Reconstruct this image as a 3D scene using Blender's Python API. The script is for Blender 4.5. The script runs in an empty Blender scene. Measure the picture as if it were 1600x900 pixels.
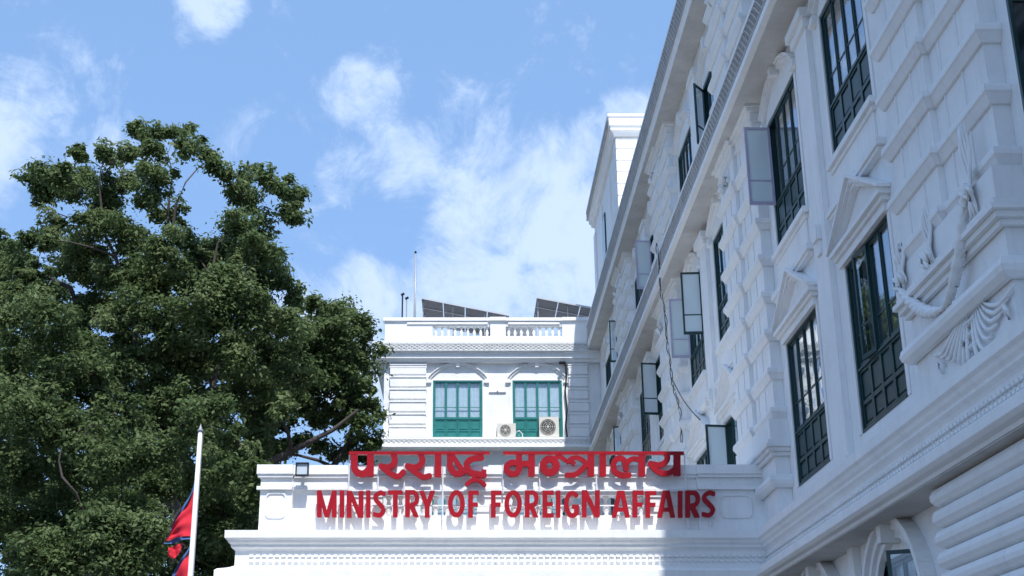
import bpy, math, random
import numpy as np
from mathutils import Vector, Matrix
R = math.radians
random.seed(7); rng = np.random.default_rng(7)
sc = bpy.context.scene
COL = sc.collection
EYE = 1.6            # camera height; heights below are written above eye level and lifted at the end

# ------------------------------------------------------------ camera
F_PX, CX, CY, PITCH = 2060.0, 726.0, 450.0, R(19.9)
cd = bpy.data.cameras.new('camera'); cam = bpy.data.objects.new('camera', cd); COL.objects.link(cam)
cd.sensor_width = 36; cd.lens = F_PX * 36 / 1600; cd.shift_x = (800 - CX) / 1600
cd.clip_end = 4000; cd.clip_start = 0.1
cam.location = (0, 0, EYE); cam.rotation_euler = (R(90) + PITCH, 0, 0)
sc.camera = cam
cP, sP = math.cos(PITCH), math.sin(PITCH)
def at(px, py, Y):
    """point of the plane y=Y seen at photo pixel px,py -> (x, Y, height above eye)"""
    t = (CY - py) / F_PX
    Z = Y * (sP + t * cP) / (cP - t * sP)
    fw = Y * cP + Z * sP
    return Vector(((px - CX) * fw / F_PX, Y, Z))
def pdir(px, py):
    return (Vector((0, cP, sP)) * F_PX + Vector((1, 0, 0)) * (px - CX) + Vector((0, -sP, cP)) * (CY - py)).normalized()

# ------------------------------------------------------------ sun, sky, exposure
SUN = Vector((0.12, -0.62, 1.0)).normalized()
sd = bpy.data.lights.new('sun', 'SUN'); sd.energy = 4.05; sd.angle = R(0.55); sd.color = (1.0, 0.985, 0.97)
sun = bpy.data.objects.new('sun', sd); COL.objects.link(sun); sun.rotation_euler = SUN.to_track_quat('Z', 'Y').to_euler()
sc.view_settings.view_transform = 'Standard'; sc.view_settings.look = 'None'
sc.view_settings.exposure = 0.42; sc.view_settings.gamma = 1.0
w = bpy.data.worlds.new('World'); sc.world = w; w.use_nodes = True
nt = w.node_tree; nt.nodes.clear()
def N(t, ty, **kw):
    n = t.nodes.new(ty)
    for k, v in kw.items(): setattr(n, k, v)
    return n
def MATH(t, op, a, b=None, clamp=False):
    n = t.nodes.new('ShaderNodeMath'); n.operation = op; n.use_clamp = clamp
    for i, v in enumerate((a, b)):
        if v is None: continue
        if isinstance(v, (int, float)): n.inputs[i].default_value = v
        else: t.links.new(v, n.inputs[i])
    return n.outputs[0]
sky = N(nt, 'ShaderNodeTexSky', sky_type='NISHITA', sun_disc=False)
sky.sun_elevation = math.asin(SUN.z); sky.sun_rotation = math.atan2(SUN.x, SUN.y)
sky.altitude = 1300; sky.air_density = 1.0; sky.dust_density = 2.6; sky.ozone_density = 2.0
bg = N(nt, 'ShaderNodeBackground'); bg.inputs[1].default_value = 0.15
SKY_BG = bg
nt.links.new(sky.outputs[0], bg.inputs[0])
tc = N(nt, 'ShaderNodeTexCoord')
# cloud banks: (photo px, py, radius in degrees, weight)
BANKS = [(820, 340, 5.8, .88), (900, 400, 5.0, .95), (730, 450, 3.8, .80), (800, 470, 4.0, .9), (850, 240, 3.0, .62), (1000, 195, 2.6, .8), (930, 230, 2.4, .8), (630, 250, 3.0, .66), (545, 270, 2.2, .60),
         (575, 140, 2.7, .78), (600, 190, 1.8, .66), (330, 5, 2.2, .85), (300, 40, 1.5, .5), (10, 180, 3.6, .72), (-70, 230, 4.6, .9), (50, 240, 3.0, .55), (570, 460, 2.4, .66),
         (500, 560, 5.0, .8), (1000, 80, 1.8, .42), (780, 205, 1.6, .5), (700, 480, 3, .7), (880, 80, 2.2, .2), (200, 230, 3, .42),
         (-900, 300, 18, .7), (2400, 200, 16, .7), (700, -1500, 14, .6), (1900, -1600, 14, .6), (-500, -900, 12, .65)]
acc = None
for (px, py, deg, wt) in BANKS:
    d = N(nt, 'ShaderNodeVectorMath', operation='DOT_PRODUCT'); nt.links.new(tc.outputs['Generated'], d.inputs[0]); d.inputs[1].default_value = pdir(px, py)
    m = N(nt, 'ShaderNodeMapRange', interpolation_type='SMOOTHSTEP')
    m.inputs['From Min'].default_value = math.cos(R(deg)); m.inputs['From Max'].default_value = math.cos(R(deg * .12)); m.inputs['To Max'].default_value = wt
    nt.links.new(d.outputs['Value'], m.inputs['Value'])
    if acc is None: acc = m.outputs[0]
    else:
        a2 = N(nt, 'ShaderNodeMath', operation='SMOOTH_MAX'); a2.inputs[2].default_value = .25
        nt.links.new(acc, a2.inputs[0]); nt.links.new(m.outputs[0], a2.inputs[1]); acc = a2.outputs[0]
nz = N(nt, 'ShaderNodeTexNoise'); nz.inputs['Scale'].default_value = 13; nz.inputs['Detail'].default_value = 12; nz.inputs['Roughness'].default_value = .66; nz.inputs['Distortion'].default_value = .5
nt.links.new(tc.outputs['Generated'], nz.inputs['Vector'])
nz2 = N(nt, 'ShaderNodeTexNoise'); nz2.inputs['Scale'].default_value = 60; nz2.inputs['Detail'].default_value = 6; nz2.inputs['Roughness'].default_value = .65; nz2.inputs['Distortion'].default_value = .8
nt.links.new(tc.outputs['Generated'], nz2.inputs['Vector'])
dens = MATH(nt, 'ADD', MATH(nt, 'MULTIPLY', acc, .95), MATH(nt, 'MULTIPLY', MATH(nt, 'SUBTRACT', nz.outputs[0], .5), 2.1))
dens = MATH(nt, 'ADD', dens, MATH(nt, 'MULTIPLY', MATH(nt, 'SUBTRACT', nz2.outputs[0], .5), .45))
mr = N(nt, 'ShaderNodeMapRange', interpolation_type='SMOOTHSTEP'); mr.inputs['From Min'].default_value = .22; mr.inputs['From Max'].default_value = .92; mr.inputs['To Max'].default_value = .86
nt.links.new(dens, mr.inputs['Value'])
cb = N(nt, 'ShaderNodeBackground'); cb.inputs[0].default_value = (.62, .76, 1.0, 1); cb.inputs[1].default_value = .90
CLOUD_BG = cb
# thin high haze over the whole sky
hz = N(nt, 'ShaderNodeBackground'); hz.inputs[0].default_value = (.29, .52, .95, 1); hz.inputs[1].default_value = .84
mh = N(nt, 'ShaderNodeMixShader'); mh.inputs[0].default_value = .62; nt.links.new(bg.outputs[0], mh.inputs[1]); nt.links.new(hz.outputs[0], mh.inputs[2])
mx = N(nt, 'ShaderNodeMixShader'); nt.links.new(mr.outputs[0], mx.inputs[0]); nt.links.new(mh.outputs[0], mx.inputs[1]); nt.links.new(cb.outputs[0], mx.inputs[2])
wo = N(nt, 'ShaderNodeOutputWorld'); nt.links.new(mx.outputs[0], wo.inputs[0])

# ------------------------------------------------------------ materials
def new_mat(name):
    m = bpy.data.materials.new(name); m.use_nodes = True
    return m, m.node_tree, m.node_tree.nodes['Principled BSDF']
def paint(name, col, rough=.7, var=.06, scale=3.0, bump=.15, bscale=60, metal=0, bevel=0, streak=0, stain=(.45, .44, .40), spec=.3):
    m, t, b = new_mat(name)
    b.inputs['Roughness'].default_value = rough; b.inputs['Metallic'].default_value = metal; b.inputs['Specular IOR Level'].default_value = spec
    g = N(t, 'ShaderNodeNewGeometry')
    n1 = N(t, 'ShaderNodeTexNoise'); n1.inputs['Scale'].default_value = scale; n1.inputs['Detail'].default_value = 8; n1.inputs['Roughness'].default_value = .65
    t.links.new(g.outputs['Position'], n1.inputs['Vector'])
    r = N(t, 'ShaderNodeMapRange'); r.inputs['From Min'].default_value = .3; r.inputs['From Max'].default_value = .7; r.inputs['To Min'].default_value = 1 - var; r.inputs['To Max'].default_value = 1 + var * .5
    t.links.new(n1.outputs[0], r.inputs['Value'])
    mul = N(t, 'ShaderNodeVectorMath', operation='SCALE'); mul.inputs[0].default_value = col[:3]; t.links.new(r.outputs[0], mul.inputs['Scale'])
    out = mul.outputs[0]
    if streak:
        mp = N(t, 'ShaderNodeMapping'); mp.inputs['Scale'].default_value = (7, 7, .55); t.links.new(g.outputs['Position'], mp.inputs['Vector'])
        n3 = N(t, 'ShaderNodeTexNoise'); n3.inputs['Scale'].default_value = 1.0; n3.inputs['Detail'].default_value = 7; n3.inputs['Roughness'].default_value = .7
        t.links.new(mp.outputs[0], n3.inputs['Vector'])
        r3 = N(t, 'ShaderNodeMapRange'); r3.inputs['From Min'].default_value = .52; r3.inputs['From Max'].default_value = .8; r3.inputs['To Max'].default_value = streak
        t.links.new(n3.outputs[0], r3.inputs['Value'])
        mm = N(t, 'ShaderNodeMix', data_type='RGBA'); t.links.new(r3.outputs[0], mm.inputs[0]); t.links.new(out, mm.inputs[6]); mm.inputs[7].default_value = (*stain, 1)
        out = mm.outputs[2]
    t.links.new(out, b.inputs['Base Color'])
    nb = N(t, 'ShaderNodeTexNoise'); nb.inputs['Scale'].default_value = bscale; nb.inputs['Detail'].default_value = 5; t.links.new(g.outputs['Position'], nb.inputs['Vector'])
    nl = N(t, 'ShaderNodeTexNoise'); nl.inputs['Scale'].default_value = bscale / 14; nl.inputs['Detail'].default_value = 3; t.links.new(g.outputs['Position'], nl.inputs['Vector'])
    sm = MATH(t, 'ADD', nb.outputs[0], MATH(t, 'MULTIPLY', nl.outputs[0], 3.0))
    bp = N(t, 'ShaderNodeBump'); bp.inputs['Strength'].default_value = bump; bp.inputs['Distance'].default_value = .012; t.links.new(sm, bp.inputs['Height'])
    if bevel:
        bv = N(t, 'ShaderNodeBevel', samples=3); bv.inputs['Radius'].default_value = bevel; t.links.new(bv.outputs[0], bp.inputs['Normal'])
    t.links.new(bp.outputs[0], b.inputs['Normal'])
    return m
WHITE = paint('white_lime_paint', (.83, .83, .82), .75, .08, 1.1, .45, 45, bevel=.014, streak=.26, stain=(.36, .35, .32))
WHITE2 = paint('white_paint_trim', (.84, .84, .83), .7, .06, 1.6, .4, 45, bevel=.012, streak=.24, stain=(.38, .36, .33))
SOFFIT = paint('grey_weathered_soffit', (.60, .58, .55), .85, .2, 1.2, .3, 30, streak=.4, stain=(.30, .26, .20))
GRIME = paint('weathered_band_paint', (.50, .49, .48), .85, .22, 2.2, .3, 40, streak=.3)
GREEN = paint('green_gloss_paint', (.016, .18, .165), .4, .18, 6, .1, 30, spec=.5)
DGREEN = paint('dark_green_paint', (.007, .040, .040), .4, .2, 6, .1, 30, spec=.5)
PALE = paint('pale_lilac_frame', (.50, .46, .60), .5, .12, 8, .1, 30)
CURT = paint('pale_curtain', (.78, .82, .84), .9, .12, 5, .2, 20)
DCURT = paint('slate_curtain', (.16, .19, .25), .9, .3, 3, .2, 20)
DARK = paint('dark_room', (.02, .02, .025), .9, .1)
RED = paint('red_letter_enamel', (.34, .003, .012), .45, .22, 7, .15, 30, spec=.25)
STEEL = paint('white_steel_tube', (.72, .74, .76), .4, .08, 9, .1, 30)
GREY = paint('galvanised_grey', (.35, .36, .38), .45, .15, 8, .1, 30, metal=.3)
BLACK = paint('black_plastic', (.015, .015, .017), .45, .1)
FLAGR = paint('crimson_cloth', (.62, .025, .045), .85, .12, 12, .2, 60)
FLAGB = paint('blue_cloth_border', (.06, .12, .28), .85, .1, 12, .2, 60)
BARK = paint('tree_bark', (.075, .062, .055), .9, .4, 8, .8, 25)
CONC = paint('concrete', (.10, .10, .09), .9, .15, .6, .4, 30)
PANEL = paint('solar_cell_back', (.075, .08, .09), .5, .2, 6, .1)
CELL = paint('solar_cell_front', (.012, .018, .05), .15, .1, spec=.6)
ALU = paint('aluminium_rail', (.50, .52, .54), .4, .06, metal=.2)
ACW = paint('cream_appliance_metal', (.66, .63, .56), .45, .05, 6, .05)
ACD = paint('dark_grille', (.06, .06, .065), .6, .1)
PAVE = paint('stone_paving', (.11, .11, .11), .9, .2, .9, .3, 25)
LAMPG = paint('floodlight_lens', (.55, .62, .66), .2, .06, spec=.6)
def glass_mat():
    m, t, b = new_mat('window_glass'); t.nodes.remove(b)
    tr = N(t, 'ShaderNodeBsdfTransparent'); tr.inputs[0].default_value = (.88, .93, .95, 1)
    gl = N(t, 'ShaderNodeBsdfGlossy'); gl.inputs['Roughness'].default_value = .02; gl.inputs[0].default_value = (.95, .97, 1, 1)
    lw = N(t, 'ShaderNodeLayerWeight'); lw.inputs[0].default_value = .5
    fv = MATH(t, 'ADD', MATH(t, 'MULTIPLY', MATH(t, 'POWER', lw.outputs['Facing'], 3.0), .85), .07)
    g = N(t, 'ShaderNodeNewGeometry'); nz = N(t, 'ShaderNodeTexNoise'); nz.inputs['Scale'].default_value = 2.2; t.links.new(g.outputs['Position'], nz.inputs['Vector'])
    bp = N(t, 'ShaderNodeBump'); bp.inputs['Strength'].default_value = .12; bp.inputs['Distance'].default_value = .03; t.links.new(nz.outputs[0], bp.inputs['Height']); t.links.new(bp.outputs[0], gl.inputs['Normal'])
    mx = N(t, 'ShaderNodeMixShader'); t.links.new(fv, mx.inputs[0]); t.links.new(tr.outputs[0], mx.inputs[1]); t.links.new(gl.outputs[0], mx.inputs[2])
    t.links.new(mx.outputs[0], t.nodes['Material Output'].inputs[0]); return m
GLASS = glass_mat()
def sky_pane_mat():
    m, t, b = new_mat('sky_pale_open_glass')
    b.inputs['Base Color'].default_value = (.78, .87, .88, 1); b.inputs['Roughness'].default_value = .1; b.inputs['Alpha'].default_value = .72; b.inputs['Transmission Weight'].default_value = 0.0
    return m
SKYGLASS = sky_pane_mat()  # sky reflection on these panes is put into the pale base colour
def leaf_mat(name, c1, c2, c3):
    m, t, b = new_mat(name)
    at_ = N(t, 'ShaderNodeAttribute', attribute_name='tone')
    cr = N(t, 'ShaderNodeValToRGB'); e = cr.color_ramp.elements
    e[0].position = 0; e[0].color = (*c1, 1); e[1].position = 1; e[1].color = (*c3, 1); x = e.new(.55); x.color = (*c2, 1)
    t.links.new(at_.outputs['Fac'], cr.inputs[0]); t.links.new(cr.outputs[0], b.inputs['Base Color'])
    b.inputs['Roughness'].default_value = .6; b.inputs['Specular IOR Level'].default_value = .25
    tl = N(t, 'ShaderNodeBsdfTranslucent'); t.links.new(cr.outputs[0], tl.inputs[0])
    mx = N(t, 'ShaderNodeMixShader'); mx.inputs[0].default_value = .42
    t.links.new(b.outputs[0], mx.inputs[1]); t.links.new(tl.outputs[0], mx.inputs[2]); t.links.new(mx.outputs[0], t.nodes['Material Output'].inputs[0])
    return m
LEAF = leaf_mat('leaf_green', (.072, .112, .040), (.122, .174, .064), (.195, .245, .105))
LEAF2 = leaf_mat('leaf_deep_green', (.062, .100, .036), (.106, .155, .056), (.165, .22, .09))

# ------------------------------------------------------------ mesh helpers
class MB:
    def __init__(s): s.v = []; s.f = []
    def quadbox(s, P):
        n = len(s.v); s.v += [tuple(p) for p in P]
        for f in ((0, 3, 2, 1), (4, 5, 6, 7), (0, 1, 5, 4), (1, 2, 6, 5), (2, 3, 7, 6), (3, 0, 4, 7)): s.f.append(tuple(n + i for i in f))
        return s
    def box(s, x0, x1, y0, y1, z0, z1):
        return s.quadbox([(x0, y0, z0), (x1, y0, z0), (x1, y1, z0), (x0, y1, z0), (x0, y0, z1), (x1, y0, z1), (x1, y1, z1), (x0, y1, z1)])
    def prism(s, poly, y0, y1):
        """closed x,z outline (counter-clockwise seen from -y) extruded from y0 (front) to y1"""
        n = len(s.v); k = len(poly)
        s.v += [(x, y0, z) for x, z in poly] + [(x, y1, z) for x, z in poly]
        s.f.append(tuple(range(n, n + k))); s.f.append(tuple(range(n + 2 * k - 1, n + k - 1, -1)))
        for i in range(k):
            j = (i + 1) % k; s.f.append((n + i, n + k + i, n + k + j, n + j))
        return s
    def ring(s, cx, cz, r0, r1, y0, y1, a0, a1, seg=14):
        for i in range(seg):
            A = a0 + (a1 - a0) * i / seg; B = a0 + (a1 - a0) * (i + 1) / seg
            p = [(cx + r * math.cos(t), cz + r * math.sin(t)) for r, t in ((r0, A), (r0, B), (r1, B), (r1, A))]
            if (a1 > a0): p = p[::-1]
            s.quadbox([(p[0][0], y0, p[0][1]), (p[1][0], y0, p[1][1]), (p[1][0], y1, p[1][1]), (p[0][0], y1, p[0][1]),
                       (p[3][0], y0, p[3][1]), (p[2][0], y0, p[2][1]), (p[2][0], y1, p[2][1]), (p[3][0], y1, p[3][1])])
        return s
    def tube(s, pts, rad, seg=8, cap=True):
        pts = [Vector(p) for p in pts]; rs = rad if isinstance(rad, (list, tuple)) else [rad] * len(pts)
        n = len(s.v); up = Vector((0, 0, 1))
        for i, p in enumerate(pts):
            d = (pts[min(i + 1, len(pts) - 1)] - pts[max(i - 1, 0)]).normalized()
            a = d.cross(up) if abs(d.z) < .95 else d.cross(Vector((1, 0, 0)))
            a.normalize(); b = a.cross(d)
            for k in range(seg):
                t = 2 * math.pi * k / seg; q = p + (a * math.cos(t) + b * math.sin(t)) * rs[i]; s.v.append(tuple(q))
        for i in range(len(pts) - 1):
            for k in range(seg):
                k2 = (k + 1) % seg; s.f.append((n + i * seg + k, n + i * seg + k2, n + (i + 1) * seg + k2, n + (i + 1) * seg + k))
        if cap:
            s.f.append(tuple(n + k for k in range(seg))[::-1]); s.f.append(tuple(n + (len(pts) - 1) * seg + k for k in range(seg)))
        return s
    def lathe(s, prof, cx, cy, seg=10):
        n = len(s.v)
        for r, z in prof:
            for k in range(seg):
                t = 2 * math.pi * k / seg; s.v.append((cx + r * math.cos(t), cy + r * math.sin(t), z))
        for i in range(len(prof) - 1):
            for k in range(seg):
                k2 = (k + 1) % seg; s.f.append((n + i * seg + k, n + i * seg + k2, n + (i + 1) * seg + k2, n + (i + 1) * seg + k))
        s.f.append(tuple(n + k for k in range(seg))[::-1]); s.f.append(tuple(n + (len(prof) - 1) * seg + k for k in range(seg)))
        return s
    def sweep(s, path, prof, only=None, ends=True):
        """closed outline prof [(outward, z)] carried along the plan path with mitred corners; outward = left of travel"""
        P = [Vector(p) for p in path]; nrm = []
        for i in range(len(P) - 1):
            d = (P[i + 1] - P[i]).normalized(); nrm.append(Vector((-d.y, d.x)))
        off = []
        for i in range(len(P)):
            if i == 0: off.append(nrm[0])
            elif i == len(P) - 1: off.append(nrm[-1])
            else:
                m = nrm[i - 1] + nrm[i]; off.append(m / max(.2, m.dot(nrm[i])))
        k = len(prof); segs = range(len(P) - 1) if only is None else only
        segs = list(segs); i0, i1 = segs[0], segs[-1] + 1; n = len(s.v)
        for i in range(i0, i1 + 1):
            for (o, z) in prof: q = P[i] + off[i] * o; s.v.append((q.x, q.y, z))
        for i in range(i1 - i0):
            for a in range(k):
                b = (a + 1) % k; s.f.append((n + i * k + a, n + i * k + b, n + (i + 1) * k + b, n + (i + 1) * k + a))
        if ends:
            s.f.append(tuple(n + a for a in range(k))[::-1]); s.f.append(tuple(n + (i1 - i0) * k + a for a in range(k)))
        return s
    def mesh(s, name, mat, smooth=False):
        me = bpy.data.meshes.new(name); me.from_pydata(s.v, [], s.f)
        for m_ in (mat if isinstance(mat, (list, tuple)) else [mat]): me.materials.append(m_)
        import bmesh
        b = bmesh.new(); b.from_mesh(me); bmesh.ops.recalc_face_normals(b, faces=b.faces); b.to_mesh(me); b.free()
        if smooth: me.shade_smooth()
        me.update(); return me
    def build(s, name, mat, parent=None, loc=(0, 0, 0), rz=0, smooth=False, **kw):
        return link(name, s.mesh(name, mat, smooth), parent, loc, rz, **kw)
def link(name, me, parent=None, loc=(0, 0, 0), rz=0, **kw):
    o = bpy.data.objects.new(name, me); COL.objects.link(o); o.parent = parent; o.location = loc; o.rotation_euler = (0, 0, rz)
    for k, v in kw.items(): o[k] = v
    return o
def thing(name, label, cat, loc=(0, 0, 0), rz=0, group=None):
    return tag(link(name, None, None, loc, rz), label, cat, group)
def tag(o, label, cat, group=None):
    o['label'] = label; o['category'] = cat
    if group: o['group'] = group
    return o
def rel(o, p):   # put object o (built in world coordinates) under thing p
    o.parent = p; o.matrix_parent_inverse = Matrix.Identity(4); return o

def wall_sheet(x0, x1, z0, z1, holes, reveal=.3):
    """facade in the local frame (x along, -y outward) with rectangular openings and their reveals"""
    m = MB(); xs = sorted({x0, x1} | {h[i] for h in holes for i in (0, 1)}); zs = sorted({z0, z1} | {h[i] for h in holes for i in (2, 3)})
    vi = {}
    def V(x, y, z):
        k = (round(x, 4), y, round(z, 4))
        if k not in vi: vi[k] = len(m.v); m.v.append((x, y, z))
        return vi[k]
    for i in range(len(xs) - 1):
        for j in range(len(zs) - 1):
            cx, cz = (xs[i] + xs[i + 1]) / 2, (zs[j] + zs[j + 1]) / 2
            if any(h[0] < cx < h[1] and h[2] < cz < h[3] for h in holes): continue
            m.f.append((V(xs[i], 0, zs[j]), V(xs[i + 1], 0, zs[j]), V(xs[i + 1], 0, zs[j + 1]), V(xs[i], 0, zs[j + 1])))
    for (a, b, c, d) in holes:
        for (p, q) in (((a, c), (b, c)), ((b, c), (b, d)), ((b, d), (a, d)), ((a, d), (a, c))):
            n = len(m.v); m.v += [(p[0], 0.001, p[1]), (q[0], 0.001, q[1]), (q[0], reveal, q[1]), (p[0], reveal, p[1])]; m.f.append((n, n + 1, n + 2, n + 3))
    return m

# ------------------------------------------------------------ window kit (shared meshes)
WW, WH, UP = 2.0, 2.48, 1.58       # width, height, height of the glazed leaves
LW = (WW - .12) / 4
def leaf_frame(mat, s):           # origin on the hinge; s=+1 extends to +x
    m = MB(); t = .045
    def b(x0, x1, z0, z1, y0=-.02, y1=.02):
        m.box(min(s * x0, s * x1), max(s * x0, s * x1), y0, y1, z0, z1)
    b(.003, t, 0, UP - .06); b(LW - t, LW - .003, 0, UP - .06); b(t, LW - t, 0, t + .02, -.019, .019); b(t, LW - t, UP - .06 - t, UP - .06, -.019, .019)
    b(t, LW - t, .46, .485, -.012, .012)
    return m.mesh('casement', mat)
def leaf_pane(mat, s):
    m = MB(); a, b = s * .045, s * (LW - .045); m.box(min(a, b), max(a, b), -.003, .003, .06, UP - .1)
    return m.mesh('pane', mat)
def panel_mesh(mat):
    m = MB(); h = WH - UP - .06; a = LW / 2
    m.box(-a + .004, a - .004, .0, .02, 0, h)
    m.box(-a + .004, -a + .05, -.03, .0, 0, h); m.box(a - .05, a - .004, -.03, .0, 0, h)
    for z0, z1 in ((0, .06), (h * .40, h * .40 + .06), (h - .05, h)): m.box(-a + .05, a - .05, -.028, .0, z0, z1)
    for z0, z1 in ((.06, h * .40), (h * .40 + .06, h - .05)): m.box(-a + .085, a - .085, -.016, -.0, z0 + .04, z1 - .04)
    return m.mesh('lower_panel', mat)
def case_mesh(mat):
    m = MB(); a = WW / 2
    m.box(-a, -a + .06, -.05, .06, 0, WH); m.box(a - .06, a, -.05, .06, 0, WH); m.box(-a + .06, a - .06, -.048, .058, WH - .06, WH)
    m.box(-a + .06, a - .06, -.048, .058, WH - UP - .03, WH - UP + .0); m.box(-a + .06, a - .06, -.06, .058, -.0, .04)
    for k in (1, 2, 3): m.box(-a + .06 + LW * k - .012, -a + .06 + LW * k + .012, -.03, -.0205, .04, WH - .06)
    return m.mesh('window', mat)
def curtain_mesh(mat, seed, gaps=True):
    r = random.Random(seed); m = MB(); n = 60; a = WW / 2 - .05
    gap0 = r.uniform(-.5, .5); gw = r.choice([0, 0, .12, .3]) if gaps else 0
    for z0, z1 in ((.06, WH - .04),):
        base = len(m.v)
        for i in range(n + 1):
            x = -a + 2 * a * i / n; y = (.02 if gaps else .008) * math.sin(x * 42 + seed) + (.012 if gaps else .004) * math.sin(x * 91)
            m.v += [(x, y, z0), (x, y, z1)]
        for i in range(n):
            x = -a + 2 * a * (i + .5) / n
            if gw and abs(x - gap0) < gw: continue
            m.f.append((base + 2 * i, base + 2 * i + 2, base + 2 * i + 3, base + 2 * i + 1))
    return m.mesh('curtain', mat, True)
KIT = {}
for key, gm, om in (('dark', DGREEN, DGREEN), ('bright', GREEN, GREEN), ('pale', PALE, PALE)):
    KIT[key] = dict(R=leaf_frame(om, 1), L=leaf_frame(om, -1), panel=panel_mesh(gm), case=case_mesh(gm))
PANE = {1: leaf_pane(GLASS, 1), -1: leaf_pane(GLASS, -1)}
DARKPANE = paint('darkened_pane', (.02, .03, .035), .08, .2, 4, .05, 10, spec=.7)  # opaque near-black pane; the dark of the window is put into its colour
PANEDARK = {1: leaf_pane(DARKPANE, 1), -1: leaf_pane(DARKPANE, -1)}
KIT['dark_pane'] = KIT['dark']
PANESKY = {1: leaf_pane(SKYGLASS, 1), -1: leaf_pane(SKYGLASS, -1)}
CUR = [curtain_mesh(CURT, s, False) for s in range(4)]; CURD = [curtain_mesh(DCURT, s) for s in range(4, 9)]
def window(parent, x, z, kit='dark', opened=None, curtain=None, depth=.05):
    """opened: {leaf index: (angle, kit of the leaf)}"""
    K = KIT[kit]; opened = opened or {}
    wdw = link('window', K['case'], parent, (x, depth, z))
    for i in range(4):
        s = 1 if i in (0, 2) else -1
        hx = -WW / 2 + .06 + LW * (i if s == 1 else i + 1)
        ang, lk = opened.get(i, (0, kit)); kk = KIT[lk]
        yy = -.0 if not ang else -.04
        a = -s * R(ang)
        cs = link('casement', kk['R' if s == 1 else 'L'], wdw, (hx, yy, WH - UP + .0), a)
        if ang and ang > 20: cs['label'] = 'casement leaf swung open outwards'
        link('pane', (PANEDARK if (ang and lk == 'dark_pane') else PANESKY if (ang and lk == 'pale' or ang > 80 and x > -40 and x < -25) else PANE)[s], wdw, (hx, yy, WH - UP), a)
        link('lower_panel', K['panel'], wdw, (-WW / 2 + .06 + LW * (i + .5), 0, .04))
    me = curtain if curtain is not None else random.choice(CURD + CUR[:2])
    link('curtain', me, wdw, (0, .085, 0))
    return wdw

# ------------------------------------------------------------ levels (above eye)
G = -EYE
Z1B, Z2B, Z3B = 4.3, 8.42, 12.2          # window bottoms, rows one to three
CORN_TOP, BAND_TOP, TOP_TOP = 3.78, 12.48, 16.95
WX, PY, BY = 5.5, 23.1, 51.6              # wall planes: wing, porch, rear block
PX0, BX0 = -3.6, -3.27
PAIRS = [-1.3, 7.85, 18.65, 27.95, 37.2, 46.5]
PIERS = [4.0, 14.0, 24.1, 33.3, 42.6]
Y0, Y1 = -8.0, BY

wing = thing('palace_wing', 'long white three storey wing receding on the right with rusticated piers and dark green windows', 'building', (WX, 0, 0), -math.pi / 2)
rear = thing('rear_block', 'sunlit white block behind the sign with two arched green windows and a balustrade', 'building', (0, BY, 0))
porch = thing('entrance_porch', 'low white flat roofed entrance porch whose parapet carries the red sign', 'building', (0, PY, 0))
tower = thing('roof_tower', 'tall white tower block with grooved sunlit face rising above the wing cornice', 'building', (WX, 43, 0))
# world -> local of the wing: x_local = -Y, y_local = X - WX
def wl(X, Y): return (-Y, X - WX)

WC = {}
holes = []
for ci, c in enumerate(PAIRS):
    for k in (-1, 1):
        yc = c + k * 1.85
        if yc > BY - 1.0: continue
        WC[(ci, k)] = yc
        for z, h in ((Z1B, WH), (Z2B, WH), (Z3B, WH), (0.02, WH)): holes.append((-yc - WW / 2, -yc + WW / 2, z, z + h))
wall_sheet(-Y1, -Y0, G, TOP_TOP - .5, holes, .34).build('wall', WHITE, wing)
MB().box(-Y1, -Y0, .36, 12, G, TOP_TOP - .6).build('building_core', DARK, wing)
MB().box(-Y1 + .01, -Y0 + .02, .30, 12.1, TOP_TOP - .6, TOP_TOP - .45).box(-Y0, -Y0 + .3, 0, 12.1, G, TOP_TOP - .6).build('roof', WHITE, wing)
opened = {
    ('2', 2, 1): {0: (88, 'pale')}, ('2', 3, 1): {3: (86, 'dark'), 0: (92, 'pale')}, ('2', 4, -1): {0: (84, 'dark')},
    ('3', 5, -1): {3: (88, 'dark')}, ('2', 5, -1): {3: (80, 'dark')}, ('3', 4, -1): {0: (86, 'pale')},
    ('1', 3, -1): {0: (82, 'dark')}, ('3', 3, -1): {0: (38, 'dark')}, ('0', 2, -1): {3: (62, 'dark')}, ('1', 1, 1): {0: (88, 'dark_pane')},
    ('1', 2, -1): {1: (7, 'dark')}, ('3', 2, 1): {1: (12, 'dark')},
}
for (ci, k), yc in WC.items():
    for row, z in (('1', Z1B), ('2', Z2B), ('3', Z3B), ('0', .02)):
        window(wing, -yc, z, 'dark', opened.get((row, ci, k)))

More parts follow.
